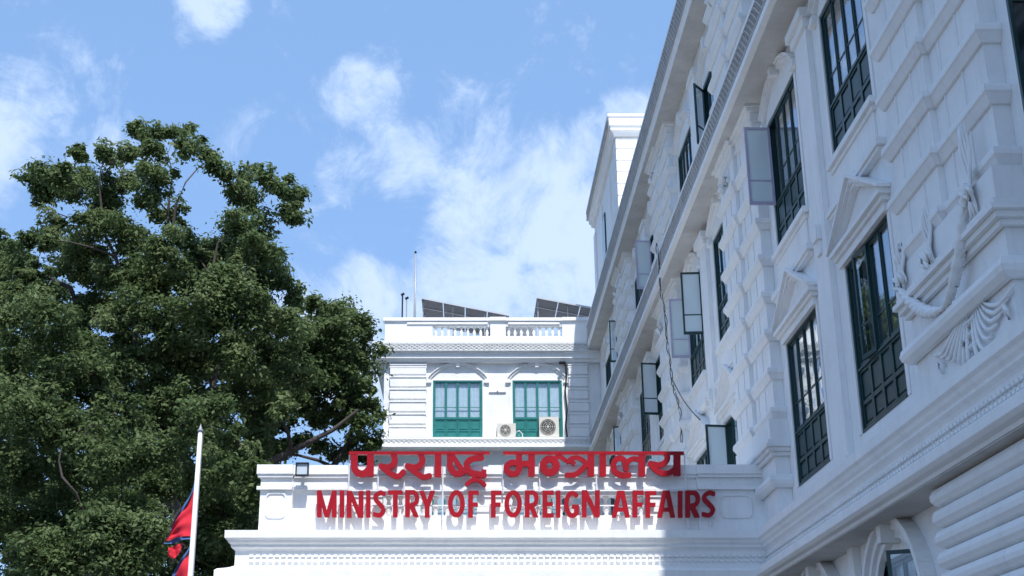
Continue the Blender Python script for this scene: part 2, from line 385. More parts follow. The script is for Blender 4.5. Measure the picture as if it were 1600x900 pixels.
# hoods ------------------------------------------------------------
def pediment(hw=1.22):
    m = MB()
    m.box(-hw + .12, hw - .12, -.07, .0, -.02, .10)
    m.box(-hw + .05, hw - .05, -.11, .0, .10, .17); m.box(-hw, hw, -.165, .0, .17, .24)
    H = 1.0; d = math.atan2(H - .24, hw)
    for s in (-1, 1):
        for (t0, t1, y) in ((0, .055, -.19), (.055, .13, -.14), (.13, .19, -.09)):
            # raking moulding, measured down from the outer slope
            a = [(s * hw * 1.03, .242 - t0 + .05), (0, H - t0), (0, H - t1), (s * hw * 1.03 - s * 0.0, .242 - t1 + .05)]
            a = [(x, max(z, .242)) for x, z in a]
            if s > 0: a = a[::-1]
            m.prism(a, y, -.001)
    m.box(-.62, .62, -.05, -.001, .242, .26)
    return m.mesh('pediment', WHITE2)
def arch_hood(hw=1.12, rise=.42, key=True):
    m = MB(); r = (hw * hw + rise * rise) / (2 * rise); cz = rise - r; a = math.asin(hw / r)
    m.ring(0, cz, r, r + .05, -.06, 0, math.pi / 2 + a, math.pi / 2 - a, 16)
    m.ring(0, cz, r + .0505, r + .09, -.08, 0, math.pi / 2 + a, math.pi / 2 - a, 16)
    m.ring(0, cz, r + .0905, r + .125, -.12, 0, math.pi / 2 + a, math.pi / 2 - a, 16)
    m.box(-hw - .18, -hw + .04, -.10, 0, -.17, -.10); m.box(hw - .04, hw + .18, -.10, 0, -.17, -.10)
    m.box(-hw - .16, -hw + .0, -.08, 0, -.10, -.01); m.box(hw - .0, hw + .16, -.08, 0, -.10, -.01)
    if key: m.prism([(-.07, rise - .08), (.07, rise - .08), (.11, rise + .22), (-.11, rise + .22)], -.16, -.002)
    return m.mesh('arch_moulding', WHITE2)
def round_arch():
    m = MB()
    for r0, r1, y in ((.98, 1.08, -.08), (1.0805, 1.18, -.13), (1.1805, 1.27, -.19)): m.ring(0, 0, r0, r1, y, 0, math.pi, 0, 22)
    m.prism([(-.07, .92), (.07, .92), (.12, 1.38), (-.12, 1.38)], -.25, -.002)
    for s in (-1, 1): m.box(min(s * .98, s * 1.27), max(s * .98, s * 1.27), -.12, 0, -2.6, -.002)
    return m.mesh('arch_moulding', WHITE2)
def sill_mesh():
    m = MB(); m.box(-1.12, 1.12, -.10, .10, -.10, 0.0); m.box(-1.06, 1.06, -.055, 0, -.18, -.101)
    return m.mesh('window_sill', WHITE2)
def apron_mesh():
    m = MB(); m.box(-1.28, 1.28, -.13, 0, -.80, -.70); m.box(-1.22, 1.22, -.10, 0, -.86, -.801); m.box(-1.0, 1.0, -.03, 0, -.62, -.18)
    return m.mesh('string_course', WHITE2)
def surround_mesh():
    m = MB()
    m.box(-WW / 2 - .12, -WW / 2 - .01, -.016, 0, 0.0, WH + .02); m.box(WW / 2 + .01, WW / 2 + .12, -.016, 0, 0.0, WH + .02); m.box(-WW / 2 - .01, WW / 2 + .01, -.015, 0, WH + .003, WH + .05)
    return m.mesh('window_surround', WHITE2)
ARCHR = arch_hood(1.1, .56)
PED, ARCH, RARCH, SILL, APR, SUR = pediment(), arch_hood(), round_arch(), sill_mesh(), apron_mesh(), surround_mesh()
for (ci, k), yc in WC.items():
    link('pediment', PED, wing, (-yc, 0, Z1B + WH))
    link('arch_moulding', ARCH, wing, (-yc, 0, Z2B + WH + .13))
    link('string_course', APR, wing, (-yc, 0, Z2B))
    link('arch_moulding', ARCH, wing, (-yc, 0, Z3B + WH + .13))
    link('arch_moulding', RARCH, wing, (-yc, 0, 1.72))
    for z in (Z1B, Z2B, Z3B): link('window_surround', SUR, wing, (-yc, 0, z))
    for z in (Z2B, Z3B): link('window_sill', SILL, wing, (-yc, 0, z))
# pilaster strips between paired windows
m = MB(); m.box(-.36, .36, -.09, 0, 0, 7.25); m.box(-.42, .42, -.14, 0, 7.251, 7.4); m.box(-.48, .48, -.2, 0, 7.401, 7.55)
m.box(-.41, .41, -.13, 0, 0, .32); m.box(-.13, .13, -.17, -.0905, 3.72, 3.95); m.box(-.1, .1, -.13, -.0905, 3.5, 3.72)
STR = m.mesh('pilaster_strip', WHITE2)
m = MB(); m.box(-.36, .36, -.09, 0, 0, 2.9); m.box(-.42, .42, -.14, 0, 2.901, 3.05); STR3 = m.mesh('pilaster_strip', WHITE2)
for c in PAIRS[:6]:
    link('pilaster_strip', STR, wing, (-c, 0, CORN_TOP + .0)); link('pilaster_strip', STR3, wing, (-c, 0, BAND_TOP + .0))

# cornices: outlines (outward, z) ---------------------------------
def prof_ground(t):
    return [(-.01, t), (.50, t), (.50, t - .13), (.46, t - .16), (.44, t - .20), (.40, t - .23), (.40, t - .27), (.35, t - .30), (.33, t - .33), (.33, t - .58),
            (.42, t - .62), (.58, t - .66), (.62, t - .69), (.62, t - .80), (.58, t - .84), (.52, t - .86), (.50, t - .90), (-.01, t - .90)]
def prof_band(t, h=.9):
    return [(-.01, t), (.50, t), (.50, t - .10), (.46, t - .13), (.45, t - h * .62), (.50, t - h * .66), (.50, t - h * .72), (.55, t - h * .76), (.59, t - h * .90), (.59, t - h), (.50, t - h - .03), (-.01, t - h - .03)]
def prof_top(t, h=1.05):
    return [(-.01, t), (.52, t), (.52, t - .09), (.48, t - .12), (.47, t - h * .74), (.52, t - h * .77), (.54, t - h * .84), (.50, t - h * .88), (.48, t - h), (-.01, t - h)]
pathG = [(WX, Y0), (WX, PY), (PX0, PY), (PX0, PY + 9)]
pathB = [(WX, Y0), (WX, BY), (BX0, BY), (BX0, BY + 10)]
def to_local(m, frame):
    if frame == 'wing': m.v = [(-y, x - WX, z) for x, y, z in m.v]
    elif frame == 'rear': m.v = [(x, y - BY, z) for x, y, z in m.v]
    elif frame == 'porch': m.v = [(x, y - PY, z) for x, y, z in m.v]
    elif frame == 'tower': m.v = [(x - WX, y - 43, z) for x, y, z in m.v]
    return m
to_local(MB().sweep(pathG, prof_ground(CORN_TOP), [0], False), 'wing').build('cornice', WHITE2, wing)
to_local(MB().sweep([(WX, PY + 9), (WX, BY)], prof_ground(CORN_TOP)), 'wing').build('cornice', WHITE2, wing)
to_local(MB().sweep(pathG, prof_ground(CORN_TOP), [1, 2], False), 'porch').build('cornice', WHITE2, porch)
to_local(MB().sweep(pathB, prof_band(BAND_TOP), [0], True), 'wing').build('cornice', WHITE2, wing)
RB = 12.22   # top of the rear block's dentil band
to_local(MB().sweep(pathB[1:], prof_band(RB, .42)), 'rear').build('cornice', WHITE2, rear)
to_local(MB().sweep(pathB, prof_top(TOP_TOP), [0], True), 'wing').build('cornice', WHITE2, wing)
RT = 16.2
def prof_rear(t): return [(-.01, t), (.48, t), (.48, t - .06), (.44, t - .08), (.44, t - .09), (.40, t - .095), (.40, t - .37), (.46, t - .38), (.46, t - .41), (.40, t - .42), (.40, t - .46), (.34, t - .50), (.34, t - .66), (.26, t - .70), (.20, t - .80), (-.01, t - .80)]
to_local(MB().sweep(pathB[1:], prof_rear(RT)), 'rear').build('cornice', WHITE2, rear)
# tan weathered soffit boards under the wing cornices
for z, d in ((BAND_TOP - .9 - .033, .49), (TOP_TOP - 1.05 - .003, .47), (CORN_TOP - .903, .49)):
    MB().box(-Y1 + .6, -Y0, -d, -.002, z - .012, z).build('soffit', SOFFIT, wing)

# dentils, beads and lattice (too small to pick apart: joined, real geometry)
def dentils(m, path, segs, out, z0, z1, step, wd, dp):
    P = [Vector(p) for p in path]
    for i in segs:
        d = (P[i + 1] - P[i]); L = d.length; d.normalize(); n = Vector((-d.y, d.x)); k = int(L / step)
        for j in range(k + 1):
            c = P[i] + d * (j * step + step * .5)
            if j * step > L: break
            a = c - d * wd / 2 + n * out; b = c + d * wd / 2 + n * out; a2 = a + n * dp; b2 = b + n * dp
            m.quadbox([(a2.x, a2.y, z0), (b2.x, b2.y, z0), (b.x, b.y, z0), (a.x, a.y, z0), (a2.x, a2.y, z1), (b2.x, b2.y, z1), (b.x, b.y, z1), (a.x, a.y, z1)])
    return m
def lattice(m, path, segs, out, z0, z1, step, rows, dp=.05):
    """raised diagonal net with open recessed diamonds between its bars"""
    P = [Vector(p) for p in path]; h = (z1 - z0) / rows
    for i in segs:
        d = (P[i + 1] - P[i]); L = d.length; d.normalize(); n = Vector((-d.y, d.x)); k = int(L / step); wd = step * .2
        for r in range(rows):
            for j in range(k):
                for s_ in (0, 1):
                    u0, u1 = (j * step, (j + 1) * step) if s_ else ((j + 1) * step, j * step)
                    za, zb = z0 + r * h, z0 + (r + 1) * h; o0 = out; o1 = out + dp + s_ * .004
                    V = []
                    for (u, z) in ((u0 - wd / 2, za), (u0 + wd / 2, za), (u1 + wd / 2, zb), (u1 - wd / 2, zb)):
                        for o in (o1, o0):
                            p = P[i] + d * u + n * o; V.append((p.x, p.y, z))
                    q = len(m.v); m.v += V
                    m.f += [(q, q + 2, q + 4, q + 6), (q, q + 1, q + 3, q + 2), (q + 4, q + 5, q + 7, q + 6), (q + 2, q + 3, q + 5, q + 4), (q + 6, q + 7, q + 1, q)]
        # rails above and below
        for za, zb in ((z0 - .03, z0), (z1, z1 + .03)):
            V = []
            for z in (za, zb):
                for u, o in ((0, out + dp + .008), (L, out + dp + .008), (L, out), (0, out)): p = P[i] + d * u + n * o; V.append((p.x, p.y, z))
            m.quadbox(V)
    return m
t = CORN_TOP
mm_ = lambda mat, segs, fr, nm, par, fn: to_local(fn(MB()), fr).build(nm, mat or WHITE2, par, kind='stuff')
def beadG(segs, path=pathG):
    def f(m):
        dentils(m, path, segs, .332, t - .435, t - .395, .11, .075, .035)
        dentils(m, path, segs, .332, t - .515, t - .475, .11, .075, .035)
        return m
    return f
mm_(0, 0, 'wing', 'dentil_band', wing, beadG([0], [(WX, 0), (WX, PY - .4)]))
mm_(0, 0, 'porch', 'dentil_band', porch, beadG([0, 1], [(WX - .4, PY), (PX0, PY), (PX0, PY + 9)]))
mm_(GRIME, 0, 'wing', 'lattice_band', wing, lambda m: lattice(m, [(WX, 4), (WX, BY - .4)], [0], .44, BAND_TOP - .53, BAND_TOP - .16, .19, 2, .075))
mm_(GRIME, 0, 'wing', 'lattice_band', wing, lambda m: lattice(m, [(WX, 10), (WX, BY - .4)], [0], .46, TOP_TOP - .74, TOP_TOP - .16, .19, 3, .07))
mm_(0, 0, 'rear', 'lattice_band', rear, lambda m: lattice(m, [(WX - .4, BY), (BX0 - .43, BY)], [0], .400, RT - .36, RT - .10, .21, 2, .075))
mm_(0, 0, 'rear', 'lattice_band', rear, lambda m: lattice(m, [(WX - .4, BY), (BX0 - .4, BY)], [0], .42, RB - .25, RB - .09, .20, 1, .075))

# rusticated piers --------------------------------------------------
S1, S2, PW, CWD = .18, .25, 2.13, .69     # side projection, centre projection, half width, centre half width
plan = [(-CWD, .0), (-CWD, -S2), (CWD, -S2), (CWD, -S1), (PW, -S1), (PW, 0)]   # local x,y
planp = [(-CWD, .0), (-CWD, -S2 - .01), (PW + .02, -S2 - .01), (PW + .02, 0)]; planpw = planp[::-1]
planw = plan[::-1]                       # travel so that left is outward (-y)
def plan_solid(m, z0, z1):
    n = len(m.v); k = len(plan)
    m.v += [(x, y, z0) for x, y in plan] + [(x, y, z1) for x, y in plan]
    for i in range(k):
        j = (i + 1) % k; m.f.append((n + i, n + j, n + k + j, n + k + i))
    m.f.append(tuple(n + k + i for i in range(k))[::-1]); m.f.append(tuple(n + i for i in range(k)))
    return m
def course_mesh(h=.21, o=.095, name='stone_course'):
    return MB().sweep(planw, [(0, h), (o * .7, h), (o * .95, h * .93), (o, h * .82), (o, h * .56), (o * .8, h * .46), (o * .30, h * .02), (0, 0)]).mesh(name, WHITE2)
COURSE = course_mesh()
m = plan_solid(MB(), 0, BAND_TOP - .9 - CORN_TOP)
BODY = m.mesh('pier', WHITE)
JLEN = BAND_TOP - .9 - CORN_TOP - 2.2
JOINT = MB().box(-.016, .016, -.016, .01, 0, JLEN).mesh('vertical_joint', WHITE2)
m = MB()
for (z0, z1, o) in ((0, .07, .05), (.07, .14, .10), (.14, .2, .15), (.2, .27, .11), (.27, .64, .05)):
    m.sweep(planpw, [(0, z1), (o, z1), (o, z0 + .0008), (0, z0 + .0008)])
PBASE = m.mesh('pier_base', WHITE2)
PED_ROLL = MB().sweep(planpw, [(0, .22), (.07, .22), (.12, .18), (.14, .11), (.12, .05), (.06, 0), (0, 0)]).mesh('pedestal_moulding', WHITE2)
m = MB()
for (z0, z1, o) in ((0, .05, .04), (.05, .2, .02), (.2, .27, .08), (.27, .35, .14)):
    m.sweep(planw, [(0, z1), (o, z1), (o, z0 + .0008), (0, z0 + .0008)])
PCAP = m.mesh('capital', WHITE2)
def rope(pts, r, seg=8, twist=True):
    out = []; rs = []
    for i in range(len(pts) - 1):
        a, b = Vector(pts[i]), Vector(pts[i + 1]); n = max(2, int((b - a).length / .05))
        for j in range(n): out.append(a.lerp(b, j / n)); rs.append(r * (1.0 + (.22 if (len(out) % 2) else -.12)) * (1 if twist else 1))
    out.append(Vector(pts[-1])); rs.append(r * .6)
    return out, rs
def ornament_mesh():
    """festoon over the pedestal, hanging drapery drops and a wide acanthus fan below"""
    m = MB(); y = -S2 - .13; rr = random.Random(5)
    def strand(P, r, k=3):
        for q in range(k):
            pts = []; rs = []
            n = 34
            for i in range(n + 1):
                u = i / n * (len(P) - 1); j = min(int(u), len(P) - 2); a = Vector(P[j]).lerp(Vector(P[j + 1]), u - j)
                w_ = math.sin(math.pi * i / n); ph = i * .75 + q * 2.1
                pts.append(a + Vector((math.cos(ph) * r * .55 * w_, math.sin(ph) * r * .5, math.sin(ph + 1) * r * .5 * w_))); rs.append(r * (.35 + .45 * w_) * (1.15 if (i + q) % 3 else .8))
            m.tube(pts, rs, 6)
    def arc(p0, p1, sag, n=8): return [(p0[0] + (p1[0] - p0[0]) * i / n, y, p0[1] + (p1[1] - p0[1]) * i / n - sag * math.sin(math.pi * i / n)) for i in range(n + 1)]
    strand(arc((-.62, 1.50), (.72, .78), .16), .056); strand(arc((.72, .78), (1.72, 1.78), .20), .056)
    for x, z0, ln in ((.42, 2.05, .70), (1.72, 2.45, 1.05), (-.52, 2.0, .5)):
        for k in range(4):
            pts = [(x + (k - 1.5) * .05 * (1 - .35 * j / 9) + .012 * math.sin(j * 1.3 + k), y + .03 - .02 * math.sin(j * .8 + k), z0 - ln * j / 9) for j in range(10)]
            m.tube(pts, [.010, .016, .020, .022, .020, .022, .019, .022, .022, .010], 6)
    for cx, cz in ((1.72, 1.6), (.42, 1.42), (-.55, 1.5)):
        for s_ in (-1, 1): m.tube([(cx, y, cz), (cx + s_ * .09, y - .04, cz + .10), (cx + s_ * .15, y - .03, cz + .02), (cx + s_ * .07, y - .02, cz - .05)], [.015, .03, .03, .015], 6)
    yf = -S2 - .025; cx = 1.08
    for s_ in (-1, 1):
        for k in range(7):
            L = .52 + .06 * k; pts = []
            for j in range(11):
                u = j / 10; x = s_ * (.06 + .05 * k + (.10 + .115 * k) * u ** 1.1); z = .60 - (.54 - .055 * k) * math.sin(math.pi * .5 * min(1, u * 1.15)) + (.02 * k) * max(0, u - .6) * 2.2
                pts.append((cx + x, yf - .03 * math.sin(math.pi * u), z))
            m.tube(pts, [.008, .013, .019, .023, .025, .025, .025, .023, .020, .016, .010], 6)
        m.tube([(cx + s_ * .86, yf, .28), (cx + s_ * .93, yf - .03, .36), (cx + s_ * .98, yf - .03, .28), (cx + s_ * .93, yf, .22)], [.015, .025, .025, .015], 6)
    for k in range(-2, 3):
        for j in range(4): m.tube([(cx + k * .055, yf, .56 - j * .13), (cx + k * .055 + .012, yf - .025, .50 - j * .13), (cx + k * .055, yf, .45 - j * .13)], [.008, .02, .008], 6)
    return m.mesh('swag_relief', WHITE2, True)
ORN = ornament_mesh()
PEDB = MB().box(CWD - .02, PW + .012, -S2 + .002, -.002, 0, 1.75).mesh('pedestal', WHITE)
for i, c in enumerate(PIERS):
    pr = link('pier', BODY, wing, (-c, 0, CORN_TOP + .001))
    link('pedestal', PEDB, pr); link('pedestal_moulding', PED_ROLL, pr, (0, 0, .60)); link('pier_base', PBASE, pr, (0, 0, 1.14)); (link('swag_relief', ORN, pr, (0, 0, .02)) if i < 2 else None)
    for k in range(8):
        z = 1.78 + k * .70
        if k > 0 or True: link('stone_course', COURSE, pr, (0, 0, z))
    for xx in (-.30, .26, 1.02, 1.55): link('vertical_joint', JOINT, pr, (xx, -S2 if abs(xx) < CWD else (-S1 if xx > 0 else -.08), 1.8))
    link('capital', PCAP, pr, (0, 0, BAND_TOP - .9 - CORN_TOP - .36))
m = plan_solid(MB(), 0, TOP_TOP - 1.05 - BAND_TOP); BODY3 = m.mesh('pier', WHITE)
for c in PIERS[1:]:
    pr = link('pier', BODY3, wing, (-c, 0, BAND_TOP + .001))
    for k in range(5):
        link('stone_course', COURSE, pr, (0, 0, .28 + k * .56))
    link('capital', PCAP, pr, (0, 0, TOP_TOP - 1.05 - BAND_TOP - .36))
# little scroll brackets on the upper pier faces
m = MB()
for s in (-1, 1):
    m.tube([(s * .05, -S2 - .03, 0), (s * .2, -S2 - .10, -.06), (s * .3, -S2 - .09, .02), (s * .22, -S2 - .08, .1)], [.03, .05, .05, .03], 7)
m.tube([(0, -S2 - .03, .05), (0, -S2 - .13, -.06), (0, -S2 - .05, -.28)], [.04, .06, .02], 7)
SCR = m.mesh('scroll_ornament', WHITE2, True)
for c in PIERS: 
    link('scroll_ornament', SCR, wing, (-c, 0, BAND_TOP - 1.55)); link('scroll_ornament', SCR, wing, (-c, 0, TOP_TOP - 1.65))
# ground floor: pillow-rolled rustication
gp = [(-.34, 0), (-.34, -.25), (PW, -.25), (PW, 0)]
m = MB(); h = .225
ROLLP = [(0, h * .985), (.05, h * .98), (.10, h * .86), (.125, h * .6), (.12, h * .35), (.08, h * .12), (.02, h * .015), (0, h * .015)]
ROLL = MB().sweep(gp[::-1], ROLLP).mesh('rusticated_roll', WHITE2, False)
m = MB(); m.box(-.33, PW - .01, -.24, 0, G, CORN_TOP - .91); GBODY = m.mesh('ground_pier', WHITE)
for c in PIERS:
    if PY - 1 < c < PY + 9: continue
    pr = link('ground_pier', GBODY, wing, (-c, 0, 0))
    for k in range(19): link('rusticated_roll', ROLL, pr, (0, 0, CORN_TOP - .915 - h * (k + 1)))
gs = MB().box(-.14, .14, -.10, 0, G, CORN_TOP - .91).mesh('ground_strip', WHITE2)
for c in PAIRS: link('ground_strip', gs, wing, (-c, 0, 0))

# ------------------------------------------------------------ rear block
def fr(px, py, Y=BY): return at(px, py, Y)
xa, xb = 0.0, 0.0
WIN = [at(715, 640, BY).x, at(840, 640, BY).x]
holes = []
for x in WIN:
    for z in (Z3B, Z2B - .35, Z1B): holes.append((x - WW / 2, x + WW / 2, z, z + WH))
wall_sheet(BX0, WX - .002, G, RT - .1, holes, .34).build('wall', WHITE, rear)
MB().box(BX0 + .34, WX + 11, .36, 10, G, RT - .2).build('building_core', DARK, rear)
m = MB(); m.box(BX0, BX0 + .33, .002, 10, G, RT - .1); m.box(BX0 + .33, WX + 11, .30, 10.2, RT - .19, RT - .05); m.build('roof', WHITE, rear)
for i, x in enumerate(WIN):
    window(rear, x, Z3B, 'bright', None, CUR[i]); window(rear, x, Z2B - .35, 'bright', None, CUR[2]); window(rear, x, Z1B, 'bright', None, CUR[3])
    link('arch_moulding', ARCHR, rear, (x, 0, Z3B + WH + .06)); link('window_surround', SUR, rear, (x, 0, Z3B)); link('window_sill', SILL, rear, (x, 0, Z3B - .0))
    link('window_surround', SUR, rear, (x, 0, Z2B - .35)); link('arch_moulding', ARCH, rear, (x, 0, Z2B - .35 + WH + .13)); link('pediment', PED, rear, (x, 0, Z1B + WH))
    for s in (-1, 1): MB().box(-.18, .18, -.06, 0, 0, .07).build('impost', WHITE2, rear, (x + s * 1.45, 0, Z3B + 1.98))
def rustic_pilaster(x0, x1):
    p = MB().box(x0, x1, -.12, 0, RB, RT - .80).build('pilaster', WHITE, rear)
    cw = MB()
    for (z0, z1, o) in ((0, .06, .06), (.061, .14, .03), (.141, .2, .08)): cw.box(x0 - o, x1 + o, -.12 - o, 0, z0, z1)
    cw.build('capital', WHITE2, p, (0, 0, RT - 1.02))
    cm = MB().box(x0 - .03, x1 + .03, -.17, 0, 0, .43).box(x0 - .05, x1 + .05, -.20, 0, .36, .4301).mesh('stone_course', WHITE2)
    for k in range(6): link('stone_course', cm, p, (0, 0, RB + .12 + k * .515))
rustic_pilaster(BX0 + .28, BX0 + 1.68); rustic_pilaster(at(890, 620, BY).x, WX - .55)
# parapet with balustrade
PT = 17.32
def seg(px): return at(px, 515, BY).x
m = MB(); y0, y1 = -.12, .12
b1, b2, b3, b4 = seg(676), seg(766), seg(790), seg(878)
m.box(BX0 - .0, b1, y0, y1, RT - .04, PT - .14); m.box(b2, b3, y0 - .04, y1, RT - .04, PT - .14); m.box(b4, WX, y0 - .03, y1, RT - .04, PT - .14)
for a, b in ((b1, b2), (b3, b4)): m.box(a, b, y0 + .01, y1, RT - .04, RT + .34); m.box(a, b, y0 + .01, y1, RT + .76, PT - .14)
m.box(BX0, BX0 + .24, .12, 10, RT - .04, PT - .14)
m.build('parapet', WHITE, rear)
m = MB(); m.box(BX0 - .08, b2 - .02, y0 - .08, y1 + .06, PT - .139, PT); m.box(b2 - .02, b3 + .02, y0 - .13, y1 + .06, PT - .139, PT + .01); m.box(b3 + .02, b4, y0 - .08, y1 + .06, PT - .139, PT); m.box(b4, WX, y0 - .12, y1 + .06, PT - .139, PT + .005)
m.box(BX0 + .9, b2 - .1, y0 - .05, y0, PT - .28, PT - .2); m.box(b3 + .1, b4 - .1, y0 - .05, y0, PT - .28, PT - .2)
m.build('coping', WHITE2, rear)
BAL = MB().lathe([(.06, 0), (.06, .03), (.035, .05), (.065, .12), (.07, .17), (.04, .27), (.03, .33), (.055, .36), (.055, .42)], 0, 0, 10).mesh('baluster', WHITE2, True)
for a, b in ((b1, b2), (b3, b4)):
    n = 9
    for k in range(n): link('baluster', BAL, rear, (a + (b - a) * (k + .5) / n, 0, RT + .34))
MB().box(b3 - .1, b3 + (b4 - b3) * .5, .35, .9, RT - .05, RT + .95).build('roof_box', WHITE, rear)

# tower ------------------------------------------------------------
TT = 22.15
m = MB(); m.box(0, 7, 0, 8.6, TOP_TOP - .6, TT - .2); m.build('wall', WHITE, tower)
TP = [(WX + 7, 43), (WX, 43), (WX, 51.6)]   # travel so that left is outward
TP = [(WX + 7, 43), (WX, 43), (WX, 51.6)]
def rev(p): return p[::-1]
to_local(MB().sweep(TP, [(-.2, TT)] + [(-o, z) for o, z in []] + [(.34, TT), (.34, TT - .10), (.30, TT - .14), (.29, TT - .44), (.24, TT - .48), (.24, TT - .6), (.16, TT - .66), (.12, TT - .78), (-.2, TT - .78)]), 'tower').build('cornice', WHITE2, tower)
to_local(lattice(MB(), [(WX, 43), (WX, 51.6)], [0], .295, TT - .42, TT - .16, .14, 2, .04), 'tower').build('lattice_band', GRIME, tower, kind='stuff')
for k in range(10): MB().box(-.05, 6.9, -.05, .9, 0, .415).build('stone_course', WHITE2, tower, (0, 0, TT - 1.25 - k * .455))
m = MB()
for k in range(4): m.box(-.06, 0, 2.3 + k * 0 - .0, 2.9, TOP_TOP + .2, TT - 1.2) if k == 0 else None
m.box(-.06, 0, 5.2, 5.8, TOP_TOP + .2, TT - 1.2); m.box(-.06, 0, 7.9, 8.6, TOP_TOP + .2, TT - 1.2); m.build('pilaster', WHITE2, tower)
wd = MB().box(-.5, .5, -.02, .02, 0, 2.0).build('window', DGREEN, tower, (-.03, 4.9, 18.3), -math.pi / 2)
MB().box(-.43, -.03, -.03, -.021, .08, 1.9).build('pane', SKYGLASS, wd); MB().box(.03, .43, -.03, -.021, .08, 1.9).build('pane', SKYGLASS, wd)

# ------------------------------------------------------------ porch
PTOP = 5.0
yb = 0.0
XR = WX - .02
def pxx(px): return at(px, 760, PY).x
def chop(m_, y0, y1): return m_
lp = pxx(458); rp = pxx(1088)
m = MB()
m.box(PX0, lp, -.045, .30, CORN_TOP - .02, PTOP - .17)                      # left pier
m.box(rp, XR - .22, -.045, .30, CORN_TOP - .02, PTOP - .17)                 # right pier
o0, o1, o2, o3 = pxx(598), pxx(745), pxx(795), pxx(1010)
zA, zB = CORN_TOP + .34, CORN_TOP + .70
m.box(lp, rp, 0, .30, CORN_TOP - .02, zA); m.box(lp, rp, 0, .30, zB, PTOP - .17)
for a, b in ((lp, o0), (o1, o2), (o3, rp)): m.box(a, b, 0, .30, zA, zB)
m.box(PX0, PX0 + .30, .30, 8.9, CORN_TOP - .02, PTOP - .17)
m.build('parapet', WHITE, porch)
m = MB()
for a, b, e in ((PX0, lp, .05), (lp, rp, 0), (rp, XR - .22, .05)):
    a2 = a - (.07 if a == PX0 else 0)
    m.box(a2, b, -.07 - e, .36, PTOP - .165, PTOP); m.box(a2 + .02, b, -.045 - e, 0 - e, PTOP - .22, PTOP - .166)
    m.box(a2 + .01, b, -.055 - e, 0 - e, PTOP - .44, PTOP - .38)
m.build('coping', WHITE2, porch)
BAL2 = MB().lathe([(.05, 0), (.05, .03), (.03, .05), (.06, .11), (.062, .15), (.035, .25), (.028, .29), (.05, .32), (.05, .36)], 0, 0, 10).mesh('baluster', WHITE2, True)
for a, b in ((o0, o1), (o2, o3)):
    n = max(2, int((b - a) / .19))
    for k in range(n): link('baluster', BAL2, porch, (a + (b - a) * (k + .5) / n, .15, zA))
def rrect(x0, x1, z0, z1, wd, y0, y1):
    m = MB(); r = .10
    pts = []
    for cx, cz, a0 in ((x1 - r, z1 - r, 0), (x0 + r, z1 - r, 90), (x0 + r, z0 + r, 180), (x1 - r, z0 + r, 270)):
        for k in range(5): t_ = R(a0 + k * 22.5); pts.append((cx + r * math.cos(t_), cz + r * math.sin(t_), math.cos(t_), math.sin(t_)))
    n = len(pts)
    for i in range(n):
        a, b = pts[i], pts[(i + 1) % n]
        m.quadbox([(a[0], y0, a[1]), (b[0], y0, b[1]), (b[0], y1, b[1]), (a[0], y1, a[1]), (a[0] - a[2] * wd, y0, a[1] - a[3] * wd), (b[0] - b[2] * wd, y0, b[1] - b[3] * wd), (b[0] - b[2] * wd, y1, b[1] - b[3] * wd), (a[0] - a[2] * wd, y1, a[1] - a[3] * wd)])
    return m
rrect(PX0 + .10, lp - .10, CORN_TOP + .28, CORN_TOP + .74, .028, -.068, -.0455).build('panel_moulding', WHITE2, porch)
rrect(pxx(1122), pxx(1172), CORN_TOP + .28, CORN_TOP + .70, .028, -.068, -.0455).build('panel_moulding', WHITE2, porch)
m = MB(); m.box(PX0 + .002, WX - .002, .002, 9, CORN_TOP - .30, CORN_TOP - .02); m.box(PX0, WX, 0, .4, CORN_TOP - 1.35, CORN_TOP - .301); m.box(PX0, PX0 + .4, .4, 9, CORN_TOP - 1.35, CORN_TOP - .301); m.build('roof', WHITE, porch)
for i, x in enumerate((PX0 + .3, -.6, 1.6, 4.6)):
    c = MB().lathe([(.34, G), (.34, G + .25), (.27, G + .32), (.26, CORN_TOP - 1.75), (.29, CORN_TOP - 1.7), (.36, CORN_TOP - 1.5), (.36, CORN_TOP - 1.352)], 0, 0, 24).build('column', WHITE, porch, (x, .2, 0), smooth=False)
MB().box(PX0 - .6, WX, -1.2, 9, G + .004, G + .16).build('porch_step', PAVE, porch)

# ------------------------------------------------------------ sign
sign = thing('building_sign', 'red bilingual sign reading MINISTRY OF FOREIGN AFFAIRS below a Nepali line on white frame', 'sign', (0, PY, CORN_TOP))
def sign_local(o_z=0): return CORN_TOP
YS = PY - .125           # back plane of the letters
def s2(px, py):
    p = at(px, py, YS - .02); return p.x, p.z - CORN_TOP
def curve_to_letter(cu, name, parent, loc, sx=1, sz=1, **kw):
    ob = bpy.data.objects.new('tmp', cu); COL.objects.link(ob)
    dg = bpy.context.evaluated_depsgraph_get(); dg.update()
    me = bpy.data.meshes.new_from_object(ob.evaluated_get(dg)); bpy.data.objects.remove(ob)
    return me
LAT = [('M', 495.5, 526), ('I', 531, 538), ('N', 542, 568), ('I', 572, 579), ('S', 583, 602.5), ('T', 606.5, 629), ('R', 633, 656.5), ('Y', 655, 680), ('O', 700, 726.5), ('F', 731.5, 748), ('F', 767, 783.5),
       ('O', 788, 815.5), ('R', 820, 843), ('E', 847.5, 865), ('I', 868.5, 875.5), ('G', 880.5, 904.5), ('N', 909, 937), ('A', 955.5, 984), ('F', 988, 1005), ('F', 1008, 1025), ('A', 1026.5, 1054.5), ('I', 1059, 1066), ('R', 1070.5, 1095), ('S', 1096.5, 1117)]
THK = .03
